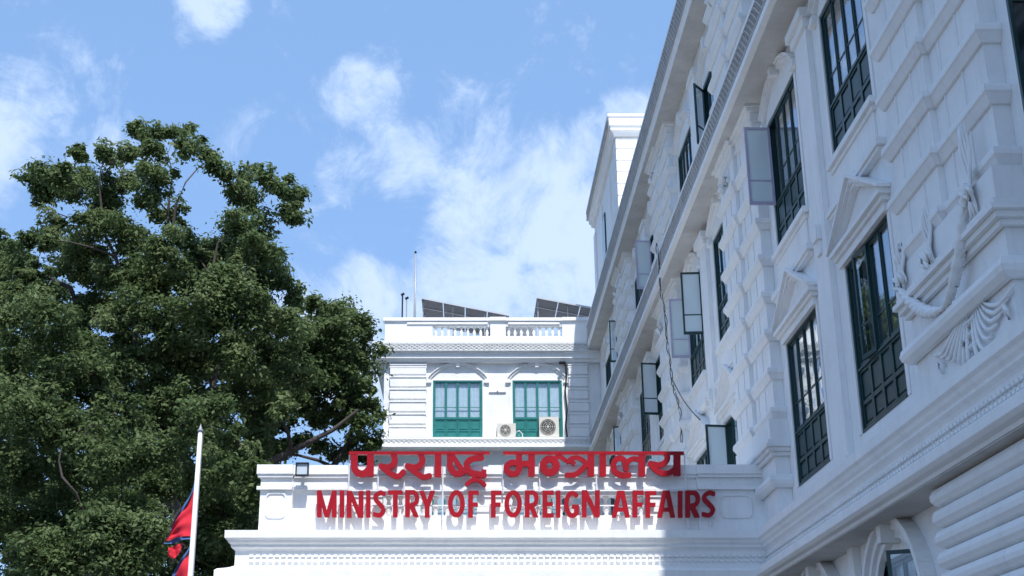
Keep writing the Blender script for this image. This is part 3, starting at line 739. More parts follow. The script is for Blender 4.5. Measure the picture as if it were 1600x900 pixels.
def latin(ch, x0, x1):
    """strokes of a heavy humanist capital, photo px, with the box it is clipped to"""
    T, B = 767.0, 808.8; w_ = 7.4; h = w_ / 2; L, Rr = x0 + h, x1 - h; mx = (x0 + x1) / 2; my = (T + B) / 2; g = 4
    V = lambda x, a=T - g, b=B + g: ([(x, a), (x, b)], w_)
    Hh = lambda y, a, b, ww=6.4: ([(a, y), (b, y)], ww)
    def ell(cx, cy, rx, ry, a0, a1, ww, n=14): return ([(cx + rx * math.cos(R(a0 + (a1 - a0) * i / n)), cy - ry * math.sin(R(a0 + (a1 - a0) * i / n))) for i in range(n + 1)], ww)
    S = {'I': lambda: [V(mx)],
         'M': lambda: [V(L - .2), V(Rr + .2), ([(x0 + 2.2, T - 5), (mx, B + 1)], 6.2), ([(x1 - 2.2, T - 5), (mx, B + 1)], 6.2)],
         'N': lambda: [V(L), V(Rr), ([(x0 + 2.2, T - 5), (x1 - 2.2, B + 5)], 7.0)],
         'T': lambda: [V(mx), Hh(T + 3.2, x0 - g, x1 + g)],
         'F': lambda: [V(L), Hh(T + 3.2, x0 + 2, x1 + g), Hh(my + .8, x0 + 2, x1 - 1.2)],
         'E': lambda: [V(L), Hh(T + 3.2, x0 + 2, x1 + g), Hh(my, x0 + 2, x1 - 1.4), Hh(B - 3.2, x0 + 2, x1 + g)],
         'Y': lambda: [([(x0 + 2.2, T - 5), (mx, my + 4)], 7.2), ([(x1 - 2.2, T - 5), (mx, my + 4)], 7.2), V(mx, my + 2)],
         'A': lambda: [([(mx - 1, T - 4), (x0 + 2.6, B + 5)], 7.2), ([(mx + 1, T - 4), (x1 - 2.6, B + 5)], 7.2), Hh(B - 12.5, x0 + 6, x1 - 6, 5.8)],
         'O': lambda: [ell(mx, my, (x1 - x0) / 2 - h, (B - T) / 2 - 3.2, 0, 360, 7.2, 28)],
         'R': lambda: [V(L), Hh(T + 3.0, x0 + 2, mx + 1, 6), Hh(my + 2.2, x0 + 2, mx + 1, 6), ell(mx + .5, T + 12.7, (x1 - mx) - h - 1.6, 9.7, 90, -90, 6.8, 10), ([(mx - 2.5, my + 1), (x1 - 3.2, B + 6)], 7.4)],
         'S': lambda: [([(x1 - 1.6, T + 5.2), (mx + 1.6, T + 3.4), (x0 + 4.6, T + 7.5), (x0 + 4.2, T + 14), (mx - .4, my - 1.2), (x1 - 4.4, my + 6), (x1 - 3.8, B - 9.5), (mx + 1.2, B - 3.4), (x0 + 1.2, B - 4.8)], 6.8)],
         'G': lambda: [ell(mx + 1.6, my, (x1 - x0) / 2 - h + 1.2, (B - T) / 2 - 3.3, 52, 300, 7.2, 22), V(x1 - h, my + 1, B - 4.5), Hh(my + 3.6, mx + 1, x1 - 1, 6)]}[ch]()
    return S, (x0, x1, T, B)
# Devanagari line: strokes (points in photo pixels, width) turned into outlines by a distance field
DEV = [
 [([(554, 706), (553.5, 720), (554.5, 733), (561, 740), (570, 740), (577, 733)], 9.5), ([(579, 706), (579, 742)], 9.5)],
 [([(613.5, 706), (617, 719), (614, 727), (605, 731), (596, 729)], 8.5), ([(596, 729), (604, 736), (613, 742), (621, 745), (627, 742), (630, 738)], 7.5)],
 [([(655.5, 706), (660, 719), (657, 727), (648, 731), (637, 729)], 8.5), ([(637, 729), (646, 736), (655, 742), (662, 746), (671, 744)], 7.5)],
 [([(684.5, 706), (684.5, 743)], 9.5)],
 [([(703.5, 706), (703, 720), (704, 732), (711, 740), (720, 740), (727, 734)], 8.5), ([(706, 711), (714, 723), (724, 738)], 6.5), ([(751.5, 706), (751, 715)], 8), ([(752, 716), (741, 717), (732, 721), (729, 729), (734, 738), (744, 741), (756, 743)], 8.5), ([(755, 745), (756, 737)], 7), ([(729.5, 757), (737, 751.5), (744, 750), (751, 752.5), (757, 758)], 5.5), ([(741, 742), (739, 751)], 5.5)],
 [([(811, 706), (811, 726)], 8.5), ([(812, 729), (808, 739), (799, 741), (791.5, 735), (793, 727), (801, 723), (812, 725), (826, 725)], 8), ([(830.5, 706), (830.5, 742)], 9.5)],
 [([(873, 706), (873, 713)], 4.5), ([(866, 719), (856, 718), (849, 725), (850, 734), (858, 739), (867, 735), (869, 726), (864, 720)], 10), ([(866, 717), (874, 714), (882, 719)], 6)],
 [([(891, 725), (893, 722)], 12), ([(887, 722), (893, 717), (903, 716), (912, 721), (920, 728)], 6), ([(915, 727), (908, 735), (898, 742), (886, 743)], 7), ([(923, 706), (923, 742)], 9.5)],
 [([(941.5, 706), (941.5, 742)], 9.5)],
 [([(982, 743), (971, 743), (961, 738), (958, 729), (961, 720), (968, 716.5), (975, 720), (977.5, 728), (978, 733)], 8), ([(978, 728), (982, 721), (989, 717.5), (999, 719)], 7), ([(1002.5, 706), (1002.5, 742)], 9.5)],
 [([(1038, 706), (1042.5, 714), (1040, 722), (1031, 727), (1020, 726), (1016, 725)], 8), ([(1018, 727), (1025, 735), (1035, 740), (1046, 739), (1056, 732)], 7.5), ([(1057.5, 706), (1057.5, 741)], 10)],
]
BARS = [((545.5, 765), 0), ((786, 1068), 1)]
def stroke_mesh(strokes, Ybase, clip=None):
    res = .45
    allp = [p for s, w_ in strokes for p in s]
    x0 = min(p[0] for p in allp) - 9; x1 = max(p[0] for p in allp) + 9; y0 = min(p[1] for p in allp) - 9; y1 = max(p[1] for p in allp) + 9
    xs = np.arange(x0, x1, res); ys = np.arange(y0, y1, res); X, Y = np.meshgrid(xs, ys); D = np.full(X.shape, 99.)
    for pts, w_ in strokes:
        P = []   # smooth the polyline
        n = len(pts)
        for i in range(n - 1):
            p0, p1, p2, p3 = pts[max(i - 1, 0)], pts[i], pts[i + 1], pts[min(i + 2, n - 1)]
            for k in range(6):
                t_ = k / 6; q = [.5 * ((2 * p1[a]) + (-p0[a] + p2[a]) * t_ + (2 * p0[a] - 5 * p1[a] + 4 * p2[a] - p3[a]) * t_ ** 2 + (-p0[a] + 3 * p1[a] - 3 * p2[a] + p3[a]) * t_ ** 3) for a in (0, 1)]; P.append(q)
        P.append(pts[-1])
        butt = (n == 2)
        if butt: P = list(pts)
        for a, b in zip(P[:-1], P[1:]):
            ax, ay = a; bx, by = b; dx, dy = bx - ax, by - ay; L2 = dx * dx + dy * dy + 1e-9
            u = ((X - ax) * dx + (Y - ay) * dy) / L2; uc = np.clip(u, 0, 1)
            d = np.hypot(X - ax - uc * dx, Y - ay - uc * dy) - w_ / 2
            if butt:
                L = math.sqrt(L2); along = np.maximum(-(u * L) - 0, u * L - L - (3.0 if clip is None else 0)); perp = np.abs((X - ax) * dy - (Y - ay) * dx) / L - w_ / 2
                d = np.maximum(along, perp)
            D = np.minimum(D, d)
    if clip is None: D = np.maximum(D, 711 - Y)      # cut under the headline bar
    else: D = np.maximum(D, np.maximum(np.maximum(clip[0] - X, X - clip[1]), np.maximum(clip[2] - Y, Y - clip[3])))
    D = np.where(np.abs(D) < 1e-6, 1e-6, D)
    # marching squares -> segments -> loops
    segs = {}
    def ip(i, j, i2, j2):
        a, b = D[i, j], D[i2, j2]; t_ = a / (a - b); return (xs[j] + (xs[j2] - xs[j]) * t_, ys[i] + (ys[i2] - ys[i]) * t_)
    E = {}
    H_, W_ = D.shape; I = D < 0
    for i in range(H_ - 1):
        for j in range(W_ - 1):
            c = (I[i, j], I[i, j + 1], I[i + 1, j + 1], I[i + 1, j])
            if all(c) or not any(c): continue
            idx = c[0] * 8 + c[1] * 4 + c[2] * 2 + c[3] * 1
            e = {'t': ('h', i, j), 'r': ('v', i, j + 1), 'b': ('h', i + 1, j), 'l': ('v', i, j)}
            tab = {1: 'lb', 2: 'br', 3: 'lr', 4: 'rt', 5: 'ltbr', 6: 'bt', 7: 'lt', 8: 'tl', 9: 'tb', 10: 'trbl', 11: 'tr', 12: 'rl', 13: 'rb', 14: 'bl'}[idx]
            for k in range(0, len(tab), 2): 
                E.setdefault(e[tab[k]], []).append(e[tab[k + 1]]); E.setdefault(e[tab[k + 1]], []).append(e[tab[k]])
    def pos(e):
        k, i, j = e; return ip(i, j, i, j + 1) if k == 'h' else ip(i, j, i + 1, j)
    loops = []; seen = set()
    for st in list(E):
        if st in seen: continue
        lp_ = [st]; seen.add(st); cur = st
        while True:
            nx = [q for q in E[cur] if q not in seen]
            if not nx: break
            cur = nx[0]; seen.add(cur); lp_.append(cur)
        if len(lp_) > 8: loops.append([pos(e) for e in lp_])
    from mathutils.geometry import delaunay_2d_cdt
    def simp(L, tol):
        if len(L) < 3: return L
        a_, b_ = np.array(L[0]), np.array(L[-1]); d_ = b_ - a_; n_ = math.hypot(*d_)
        Q = np.array(L) - a_; dist = np.hypot(Q[:, 0], Q[:, 1]) if n_ < 1e-9 else np.abs(Q[:, 0] * d_[1] - Q[:, 1] * d_[0]) / n_
        k = int(dist.argmax())
        if dist[k] < tol: return [L[0], L[-1]]
        return simp(L[:k + 1], tol)[:-1] + simp(L[k:], tol)
    vs = []; es = []
    for L in loops:
        h = len(L) // 2; pts = simp(L[:h + 1], .13)[:-1] + simp(L[h:] + [L[0]], .13)[:-1]; n0 = len(vs)
        for (x, y) in pts: X_, Z_ = s2(x, y); vs.append(Vector((X_, Z_)))
        es += [(n0 + k, n0 + (k + 1) % len(pts)) for k in range(len(pts))]
    ov, oe, of, *_r = delaunay_2d_cdt(vs, es, [], 0, 1e-6)
    E0 = np.array([[vs[a][0], vs[a][1], vs[b_][0], vs[b_][1]] for a, b_ in es])
    def inside(f):
        cx = sum(ov[i].x for i in f) / 3; cy = sum(ov[i].y for i in f) / 3
        c = (E0[:, 1] > cy) != (E0[:, 3] > cy); e = E0[c]
        return (np.sum(cx < (e[:, 2] - e[:, 0]) * (cy - e[:, 1]) / (e[:, 3] - e[:, 1]) + e[:, 0]) % 2) == 1
    of = [f for f in of if inside(f)]
    me = bpy.data.meshes.new('t'); me.from_pydata([(v.x, v.y, 0) for v in ov], [], [tuple(f) for f in of])
    import bmesh
    b = bmesh.new(); b.from_mesh(me)
    for v in b.verts: v.co = Vector((v.co.x, 0, v.co.y))
    r_ = bmesh.ops.extrude_face_region(b, geom=b.faces[:])
    for e in r_['geom']:
        if isinstance(e, bmesh.types.BMVert): e.co.y -= THK * 2
    bmesh.ops.recalc_face_normals(b, faces=b.faces)
    m2 = bpy.data.meshes.new('letter'); b.to_mesh(m2); b.free(); m2.materials.append(RED); return m2
for ch, xa_, xb_ in LAT:
    S_, cl = latin(ch, xa_, xb_); link('letter', stroke_mesh(S_, 0, cl), sign, (0, YS - PY + random.uniform(-.004, .004), random.uniform(-.006, .006)))
for st in DEV: link('letter', stroke_mesh([(p_, w_ + .9) for p_, w_ in st], 0), sign, (0, YS - PY, 0))
for (xa_, xb_), _ in BARS:
    X0, Z0 = s2(xa_, 711); X1, Z1 = s2(xb_, 706); MB().box(X0, X1, -THK * 2 - .004, .004, Z0, Z1).build('headline_bar', RED, sign, (0, YS - PY, 0))
m = MB(); yy = YS - PY + .035
for px_, ya, yb_ in ((546, 706, 770), (591, 728, 770), (632, 722, 768), (692, 728, 812), (786, 725, 770), (843, 722, 768), (932, 742, 824), (1070, 708, 824), (1111, 812, 822)):
    X, Za = s2(px_, ya); _, Zb = s2(px_, yb_); m.tube([(X, yy, Zb), (X, yy, Za)], .014, 6)
for py_, xa_, xb_ in ((743, 590, 760), (766, 545, 1071), (789, 500, 1112)):
    X0, Z = s2(xa_, py_); X1, _ = s2(xb_, py_); m.tube([(X0, yy + .02, Z), (X1, yy + .02, Z)], .013, 6)
for px_ in (546, 692, 932, 1070):
    X, Z = s2(px_, 766); m.tube([(X, yy, Z), (X, 0.02, Z)], .012, 6)
m.build('sign_frame', STEEL, sign)

# floodlight on the porch parapet
p = at(472, 733, PY - .30); fl = thing('floodlight', 'small square dark rimmed floodlight bracketed on the left end of the porch parapet', 'floodlight', p)
m = MB(); a, b = .115, .095
m.box(-a, a, -.02, .07, b, b + .022); m.box(-a, a, -.02, .07, -b - .022, -b); m.box(-a, -a + .022, -.02, .07, -b, b); m.box(a - .022, a, -.02, .07, -b, b); m.build('housing', BLACK, fl)
MB().box(-a + .022, a - .022, .01, .05, -b, b).build('lens', LAMPG, fl)
m = MB(); m.box(-.10, .10, .07, .11, -.08, .08); m.box(-.03, .03, .11, .27, -.06, -.03); m.build('bracket', GREY, fl)

# ------------------------------------------------------------ air conditioners, cables on the rear block
def ac(px0, px1, py0, py1, dp, label, grp='outdoor air conditioning units on the rear block ledge'):
    a = at(px0, py1, BY - .35); b = at(px1, py0, BY - .35); W_, H_ = b.x - a.x, b.z - a.z
    o = thing('air_conditioner', label, 'air conditioner', ((a.x + b.x) / 2, BY - .35, RB + .002), group=grp)
    z0 = .05; m = MB(); m.box(-W_ / 2, W_ / 2, 0, .3, z0, z0 + H_)
    m.box(-W_ / 2 + .05, -W_ / 2 + .12, .02, .28, 0, z0 - .001); m.box(W_ / 2 - .12, W_ / 2 - .05, .02, .28, 0, z0 - .001)
    m.build('casing', ACW, o)
    r = min(W_, H_) * .40; cx = -W_ * .06
    m = MB(); m.prism([(cx + r * math.cos(2 * math.pi * k / 20), z0 + H_ / 2 + r * math.sin(2 * math.pi * k / 20)) for k in range(20)], -.012, -.002); m.build('fan_recess', ACD, o)
    m = MB()
    for q in (.35, .6, .85, 1.0): m.ring(cx, z0 + H_ / 2, r * q - .006, r * q + .006, -.03, -.014, 0, 2 * math.pi, 20)
    for k in range(6):
        t_ = k * math.pi / 3; m.tube([(cx, -.022, z0 + H_ / 2), (cx + r * math.cos(t_), -.022, z0 + H_ / 2 + r * math.sin(t_))], .006, 5)
    m.prism([(cx + .05 * math.cos(k), z0 + H_ / 2 + .05 * math.sin(k)) for k in range(6)], -.034, -.012); m.build('fan_grille', ACW, o)
    return o
ac(777, 806, 668, 689, .3, 'smaller air conditioner unit on the ledge between the two arched windows')
ac(843, 873, 655, 686, .3, 'larger square air conditioner unit in front of the right arched window')
def cable(label, pts, r, mat=BLACK, name='cable', cat='cable', seg=6):
    base = Vector(pts[0]); m = MB().tube([Vector(q) - base for q in pts], r, seg)
    return tag(m.build(name, mat, None, base, smooth=True), label, cat)
pts = [at(881 + dx, y, BY - .16) for dx, y in ((0, 566), (3, 572), (4, 590), (2, 610), (5, 640), (3, 665), (6, 690))]
cable('black cable running down the rear block beside the right arched window', pts, .035)
o = thing('security_camera', 'small black security camera under the rear block cornice above a cable', 'camera', at(879, 567, BY - .3))
m = MB().tube([(-.12, -.08, -.02), (.1, .05, .02)], .06, 10); m.build('body', BLACK, o); MB().tube([(.05, .05, .0), (.05, .3, .05)], .02, 6).build('bracket', BLACK, o)
pts = [at(x, y, BY - .4) for x, y in ((812, 690), (810, 680), (815, 675), (820, 682), (817, 690))]
cable('looped green white hose tangle on the ledge between the air conditioners', pts, .035, GREEN, 'hose', 'hose')
pts = [at(x, y, BY - .42) for x, y in ((806, 676), (811, 673), (816, 678), (818, 692), (818, 704), (817, 720))]
cable('thin white pipe dropping from the small air conditioner past the ledge', pts, .022, STEEL, 'drain_pipe', 'pipe')

# hanging cable bundle on the wing: comes off the band and runs down, with a branch
def wingp(px, py, X): # point on plane X=const seen at pixel
    d = pdir(px, py); return d * (X / d.x)
raw = [(1026, 380), (1030, 420), (1033, 455), (1040, 500), (1044, 545), (1049, 590), (1056, 618), (1064, 650), (1066, 700)]
pts = []
for i, (x, y) in enumerate(raw):
    p = wingp(x, y, 4.86); p.y = 31.2 + .02 * i; q = at(x, y, p.y); pts.append(q)
for k in range(3):
    pk = []
    for i in range(len(pts) - 1):
        for j in range(6):
            u = i * 6 + j; q = pts[i].lerp(pts[i + 1], j / 6); pk.append(q + Vector((.022 * math.sin(u * .55 + k * 2.1) + .012 * math.sin(u * 1.7 + k), .022 * math.cos(u * .6 + k * 2.1), 0)))
    cable(['black strand of the twisted cable bundle hanging down the wing', 'thin grey strand wound in the cable bundle hanging down the wing', 'second black strand wound in the cable bundle hanging down the wing'][k], pk, .010, STEEL if k == 1 else BLACK)
q0 = pts[5]; pk = [q0.lerp(at(1094, 656, 25.8), i / 12) + Vector((0, 0, -.12 * math.sin(math.pi * i / 12))) for i in range(13)]
cable('slack black cable branching from the hanging bundle towards the casement window', pk, .013)

# ------------------------------------------------------------ roof things
def solar(label, P0, P1, depth):
    """P0 high left front corner, P1 low right front corner"""
    o = thing('solar_array', label, 'solar panel', (P0.x, P0.y, RT - .02), group='solar panel arrays on the rear roof')
    L = P1 - P0; n = 4; up = Vector((0, 0, 1)); bk = Vector((0, depth, 0))
    rows = 2; base = Vector((P0.x, P0.y, RT - .02)); th = up * .05
    for r in range(rows):
        for k in range(n):
            a = P0 + L * ((k + .02) / n) + bk * ((r + .02) / rows) - base; b = P0 + L * ((k + .98) / n) + bk * ((r + .02) / rows) - base
            c = P0 + L * ((k + .98) / n) + bk * ((r + .98) / rows) - base; d = P0 + L * ((k + .02) / n) + bk * ((r + .98) / rows) - base
            MB().quadbox([a, b, c, d, a + th * .6, b + th * .6, c + th * .6, d + th * .6]).build('panel', PANEL, o)
            MB().quadbox([v + th * .62 for v in (a, b, c, d)] + [v + th * .7 for v in (a, b, c, d)]).build('cell_face', CELL, o)
    m = MB()
    f = P0 - base; g = P1 - base
    m.quadbox([f - up * .0 + Vector((0, -.03, 0)), g + Vector((0, -.03, 0)), g, f, f + up * .07 + Vector((0, -.03, 0)), g + up * .07 + Vector((0, -.03, 0)), g + up * .07, f + up * .07])
    for u in (.02, .36, .72):
        for v in (.08, .6, .95):
            q = f + L * u + bk * v; m.tube([(q.x, q.y, 0), (q.x, q.y, q.z)], .018, 6)
    for v in (.3, .9): m.tube([f + bk * v - up * .04, g + bk * v - up * .04], .014, 6)
    m.build('support_frame', ALU, o)
    for u in (.03, .34): 
        q = f + L * u + bk * .5; 
    return o
solar('left solar array tilted down to the right, next to the thin mast on the roof', at(658, 467, BY + 1.0), at(796, 494, BY + 1.0), 3.4)
solar('right solar array partly hidden behind the wing cornice on the rear roof', at(838, 466, BY + 1.0), at(976, 492, BY + 1.0), 3.4)
p = at(648, 492, BY + .8); top = at(648, 396, BY + .8)
o = thing('antenna_mast', 'tall thin grey mast standing on the rear block roof left of the solar array', 'mast', (p.x, p.y, RT - .05))
MB().tube([(0, 0, 0), (0, 0, 1.6), (0, 0, top.z - RT + .05)], [.055, .05, .028], 8).build('pole', GREY, o, smooth=True)
MB().lathe([(.0, 0), (.05, .03), (.05, .09), (.0, .14)], 0, 0, 8).build('tip', BLACK, o, (0, 0, top.z - RT + .04))
for i, (px_, py_, lb) in enumerate(((629, 460, 'taller black capped pipe post at the left end of the rear roof'), (635.5, 466, 'shorter black capped pipe post beside the taller one on the rear roof'))):
    q = at(px_, py_, BY + .5); o = thing('vent_post', lb, 'post', (q.x, q.y, RT - .05), group='capped posts on the rear roof')
    hgt = q.z - RT + .05
    MB().tube([(0, 0, 0), (0, 0, hgt)], .032 if i == 0 else .02, 8).build('pole', BLACK if i == 0 else GREY, o)
    MB().tube([(-.06, 0, hgt - .03), (.07, 0, hgt + .04)], .055, 8).build('cap', BLACK, o)
    if i == 0: MB().tube([(-.0, 0, hgt * .45), (.08, 0, hgt * .5)], .04, 8).build('collar', BLACK, o)
MB().box(-.09, .09, -.09, .09, 0, .9).lathe([(.1, .9), (.1, .95), (.02, 1.0)], 0, 0, 8)
q = at(641, 492, BY + .9); o = tag(MB().lathe([(.09, 0), (.09, 1.15), (.07, 1.2), (.07, 1.32)], 0, 0, 10).build('vent_pipe', WHITE2, None, (q.x - .02, q.y, RT - .05), smooth=True), 'short white pipe rising behind the coping left of the mast', 'pipe')

# ------------------------------------------------------------ flagpole and flag
FY = 19.5
ft = at(313, 674, FY); fp = thing('flagpole', 'slim white flagpole with pointed finial in front of the trees', 'flagpole', (ft.x, FY, G))
MB().tube([(0, 0, 0), (0, 0, 3), (0, 0, ft.z - G)], [.05, .044, .031], 12).build('pole', STEEL, fp, smooth=True)
MB().lathe([(.046, 0), (.05, .015), (.03, .03), (.026, .045), (.0, .12)], 0, 0, 10).build('finial', GREY, fp, (0, 0, ft.z - G))
MB().lathe([(.25, 0), (.25, .12), (.12, .16), (.08, .3)], 0, 0, 16).build('base', CONC, fp)
m = MB().tube([(.05, -.03, 1), (.055, -.03, 3), (.045, -.03, ft.z - G - .05)], .006, 5); m.build('halyard', GREY, fp)
flag = thing('flag', 'limp crimson double pennon flag with blue white border hanging from the pole', 'flag', (ft.x - .045, FY, at(300, 757, FY).z))
fz = at(300, 757, FY).z; fx = ft.x - .045
def cloth(outline_top, outline_bot, n=22, mcols=14, amp=.045, ph=0, off=0):
    """between two hanging edges given in photo px; columns run from the pole outwards"""
    m = MB()
    for i in range(n + 1):
        u = i / n
        a = Vector(outline_top(u)); b = Vector(outline_bot(u))
        for j in range(mcols + 1):
            v = j / mcols; q = a.lerp(b, v)
            y = off + amp * math.sin(u * 9 + v * 2.2 + ph) * (.3 + u) + .012 * math.sin(v * 15 + u * 7)
            m.v.append((q.x - fx, y, q.y - fz))
    for i in range(n):
        for j in range(mcols):
            a = i * (mcols + 1) + j; m.f.append((a, a + 1, a + mcols + 2, a + mcols + 1))
    return m
def P2(px, py): p = at(px, py, FY); return (p.x, p.z)
def lin(pts):
    def f(u):
        k = min(int(u * (len(pts) - 1)), len(pts) - 2); t_ = u * (len(pts) - 1) - k
        a, b = P2(*pts[k]), P2(*pts[k + 1]); return (a[0] + (b[0] - a[0]) * t_, a[1] + (b[1] - a[1]) * t_)
    return f
cloth(lin([(304.5, 760), (294, 785), (281, 806), (269, 823), (260, 843)]), lin([(300, 838), (292, 838), (280, 840), (268, 843), (259, 846)])).build('upper_pennon', FLAGR, flag, smooth=True)
cloth(lin([(300, 838), (292, 838), (280, 840), (268, 843), (259, 846)]), lin([(300, 843), (292, 843), (280, 845.5), (268, 849), (257, 851)]), 22, 3).build('upper_border', FLAGB, flag, smooth=True)
cloth(lin([(304, 752), (297, 772), (283, 797), (268, 820), (258, 846)]), lin([(304.5, 760), (294, 785), (281, 806), (269, 823), (260, 843)]), 22, 3).build('edge_border', FLAGB, flag, smooth=True)
cloth(lin([(284, 848), (274, 851), (263, 856)]), lin([(281, 862), (272, 872), (262, 870)]), 12, 6, .03, 2, .03).build('folded_corner', FLAGR, flag, smooth=True)
cloth(lin([(300, 851), (292, 868), (282, 884), (270, 905), (262, 940)]), lin([(298, 960), (292, 958), (284, 955), (272, 950), (262, 944)]), ph=1.2).build('lower_pennon', FLAGR, flag, smooth=True)
cloth(lin([(300, 845), (291, 862), (279, 880), (266, 903), (258, 940)]), lin([(300, 851), (292, 868), (282, 884), (270, 905), (262, 940)]), 22, 3, ph=1.2).build('lower_border', FLAGB, flag, smooth=True)

# ------------------------------------------------------------ trees
def add_leaves(cent, rad, nper, size, flat=.75, hollow=.25):
    n = len(cent) * nper
    C = np.repeat(cent, nper, axis=0); Rr = np.repeat(rad, nper)
    d = rng.normal(size=(n, 3)); d /= np.linalg.norm(d, axis=1)[:, None]
    r = (hollow + (1 - hollow) * rng.random(n)) ** .6 * (1 + .55 * (rng.random(n) > .78))
    P = C + d * (Rr * r)[:, None] * np.array([1, 1, flat])
    nrm = d * .55 + rng.normal(size=(n, 3)) * .45 + np.array([0, 0, .55]); nrm /= np.linalg.norm(nrm, axis=1)[:, None]
    t1 = np.cross(nrm, rng.normal(size=(n, 3))); t1 /= np.linalg.norm(t1, axis=1)[:, None]; t2 = np.cross(nrm, t1)
    s = size * (.5 + 1.0 * rng.random(n) ** 1.3); w_ = s * (.42 + .16 * rng.random(n))
    V = np.empty((n, 4, 3)); V[:, 0] = P - t1 * s[:, None] * .5; V[:, 1] = P + t2 * w_[:, None] * .5 + nrm * s[:, None] * .06; V[:, 2] = P + t1 * s[:, None] * .5 - nrm * s[:, None] * .12; V[:, 3] = P - t2 * w_[:, None] * .5 + nrm * s[:, None] * .06
    return V
def tree(label, lobes, root, fork, size, dens, mat, seed, group='big trees left of the porch', extra=()):
    """lobes: (photo px, py, radius px, depth Y, density)"""
    r = np.random.default_rng(seed)
    o = thing('broadleaf_tree', label, 'tree', (root[0], root[1], G), group=group)
    base = np.array([root[0], root[1], G]); Vs = []; tone = []
    tr = MB(); F_ = Vector(fork) - Vector(base); nodes = [(F_, .30)]
    k = 9; pts = [Vector((F_.x * (i / k) ** 1.4 + .10 * math.sin(i * 1.7), F_.y * (i / k) + .1 * math.cos(i * 1.3), F_.z * i / k)) for i in range(k + 1)]
    tr.tube(pts, [.55 - .25 * i / k for i in range(k + 1)], 12)
    F_ = pts[-1]
    limbs = MB(); todo = []
    for (px_, py_, rp_, Yd, dn) in lobes:
        c = at(px_, py_, Yd); fw = c.y * cP + c.z * sP; rad = rp_ * fw / F_PX
        cc = np.array(c) - base
        ns = max(9, int((24 if dn >= .95 else 46) * dn * (rad / 1.1) ** 2))
        d = r.normal(size=(ns, 3)); d /= np.linalg.norm(d, axis=1)[:, None]
        sub = cc + d * rad * (.2 + (.9 if dn >= 1 else .95) * r.random(ns))[:, None] * np.array([1, 1, .85])
        sr = (.20 + .34 * r.random(ns) ** 1.5) * (1.15 if dn >= 1 else .95)
        nl = int(225 * dens)
        if dn < .95: sr = sr * .80; nl = int(nl * .36)
        V = add_leaves(sub, sr, nl, size * (1.2 if dn < .95 else 1), .7); Vs.append(V)
        tn = np.repeat(r.random(ns) * .7, nl) + r.random(ns * nl) * .45; tone.append(tn)
        todo.append((Vector(cc), rad, sub, dn))
    nodes = [(F_, .26)]
    for pl, rd in extra:
        for q, r_ in zip(pl[1:], rd[1:]): nodes.append((at(*q) - Vector(base), r_))
    todo.sort(key=lambda t_: (t_[0] - F_).length)
    for T, rad, sub, dn in todo:
        best = min(nodes, key=lambda nd: (T - nd[0]).length + max(0, nd[0].z - T.z) * 3.0 - nd[1] * 1.5)
        A_, ra = best; ln = (T - A_).length; r0 = min(ra * .75, .035 + .022 * ln)
        d_ = T - A_; q1 = A_ + d_ * .33 + Vector((r.uniform(-.12, .12) * ln * .5, r.uniform(-.12, .12) * ln * .5, .05 * ln)); q2 = A_ + d_ * .68 + Vector((r.uniform(-.1, .1) * ln * .5, r.uniform(-.1, .1) * ln * .5, .06 * ln))
        limbs.tube([A_, q1, q2, T], [r0, r0 * .8, r0 * .62, r0 * .45], 7, False)
        nodes += [(q1, r0 * .8), (q2, r0 * .62), (T, r0 * .45)]
        for s_ in sub[: min(len(sub), 10)]:
            S_ = Vector(s_); a_ = q2.lerp(T, float(r.random())); limbs.tube([a_, a_.lerp(S_, .5) + Vector((0, 0, .06)), S_], [.02, .014, .006], 5, False)
    for pl, rd in extra:
        P = [at(*q) - Vector(base) for q in pl]; limbs.tube(P, rd, 8, False)
    V = np.concatenate(Vs).reshape(-1, 3); tn = np.clip(np.concatenate(tone), 0, 1); nq = len(V) // 4
    me = bpy.data.meshes.new('crown'); me.vertices.add(len(V)); me.vertices.foreach_set('co', V.ravel().astype(np.float32))
    me.loops.add(nq * 4); me.loops.foreach_set('vertex_index', np.arange(nq * 4, dtype=np.int32)); me.polygons.add(nq)
    me.polygons.foreach_set('loop_start', np.arange(nq, dtype=np.int32) * 4)
    me.update(calc_edges=True)
    a_ = me.attributes.new('tone', 'FLOAT', 'FACE'); a_.data.foreach_set('value', tn.astype(np.float32)); me.materials.append(mat)
    link('crown', me, o); tr.build('trunk', BARK, o, smooth=True); limbs.build('branches', BARK, o, smooth=True)
    return nq
NQ = 0
YA = 40.0
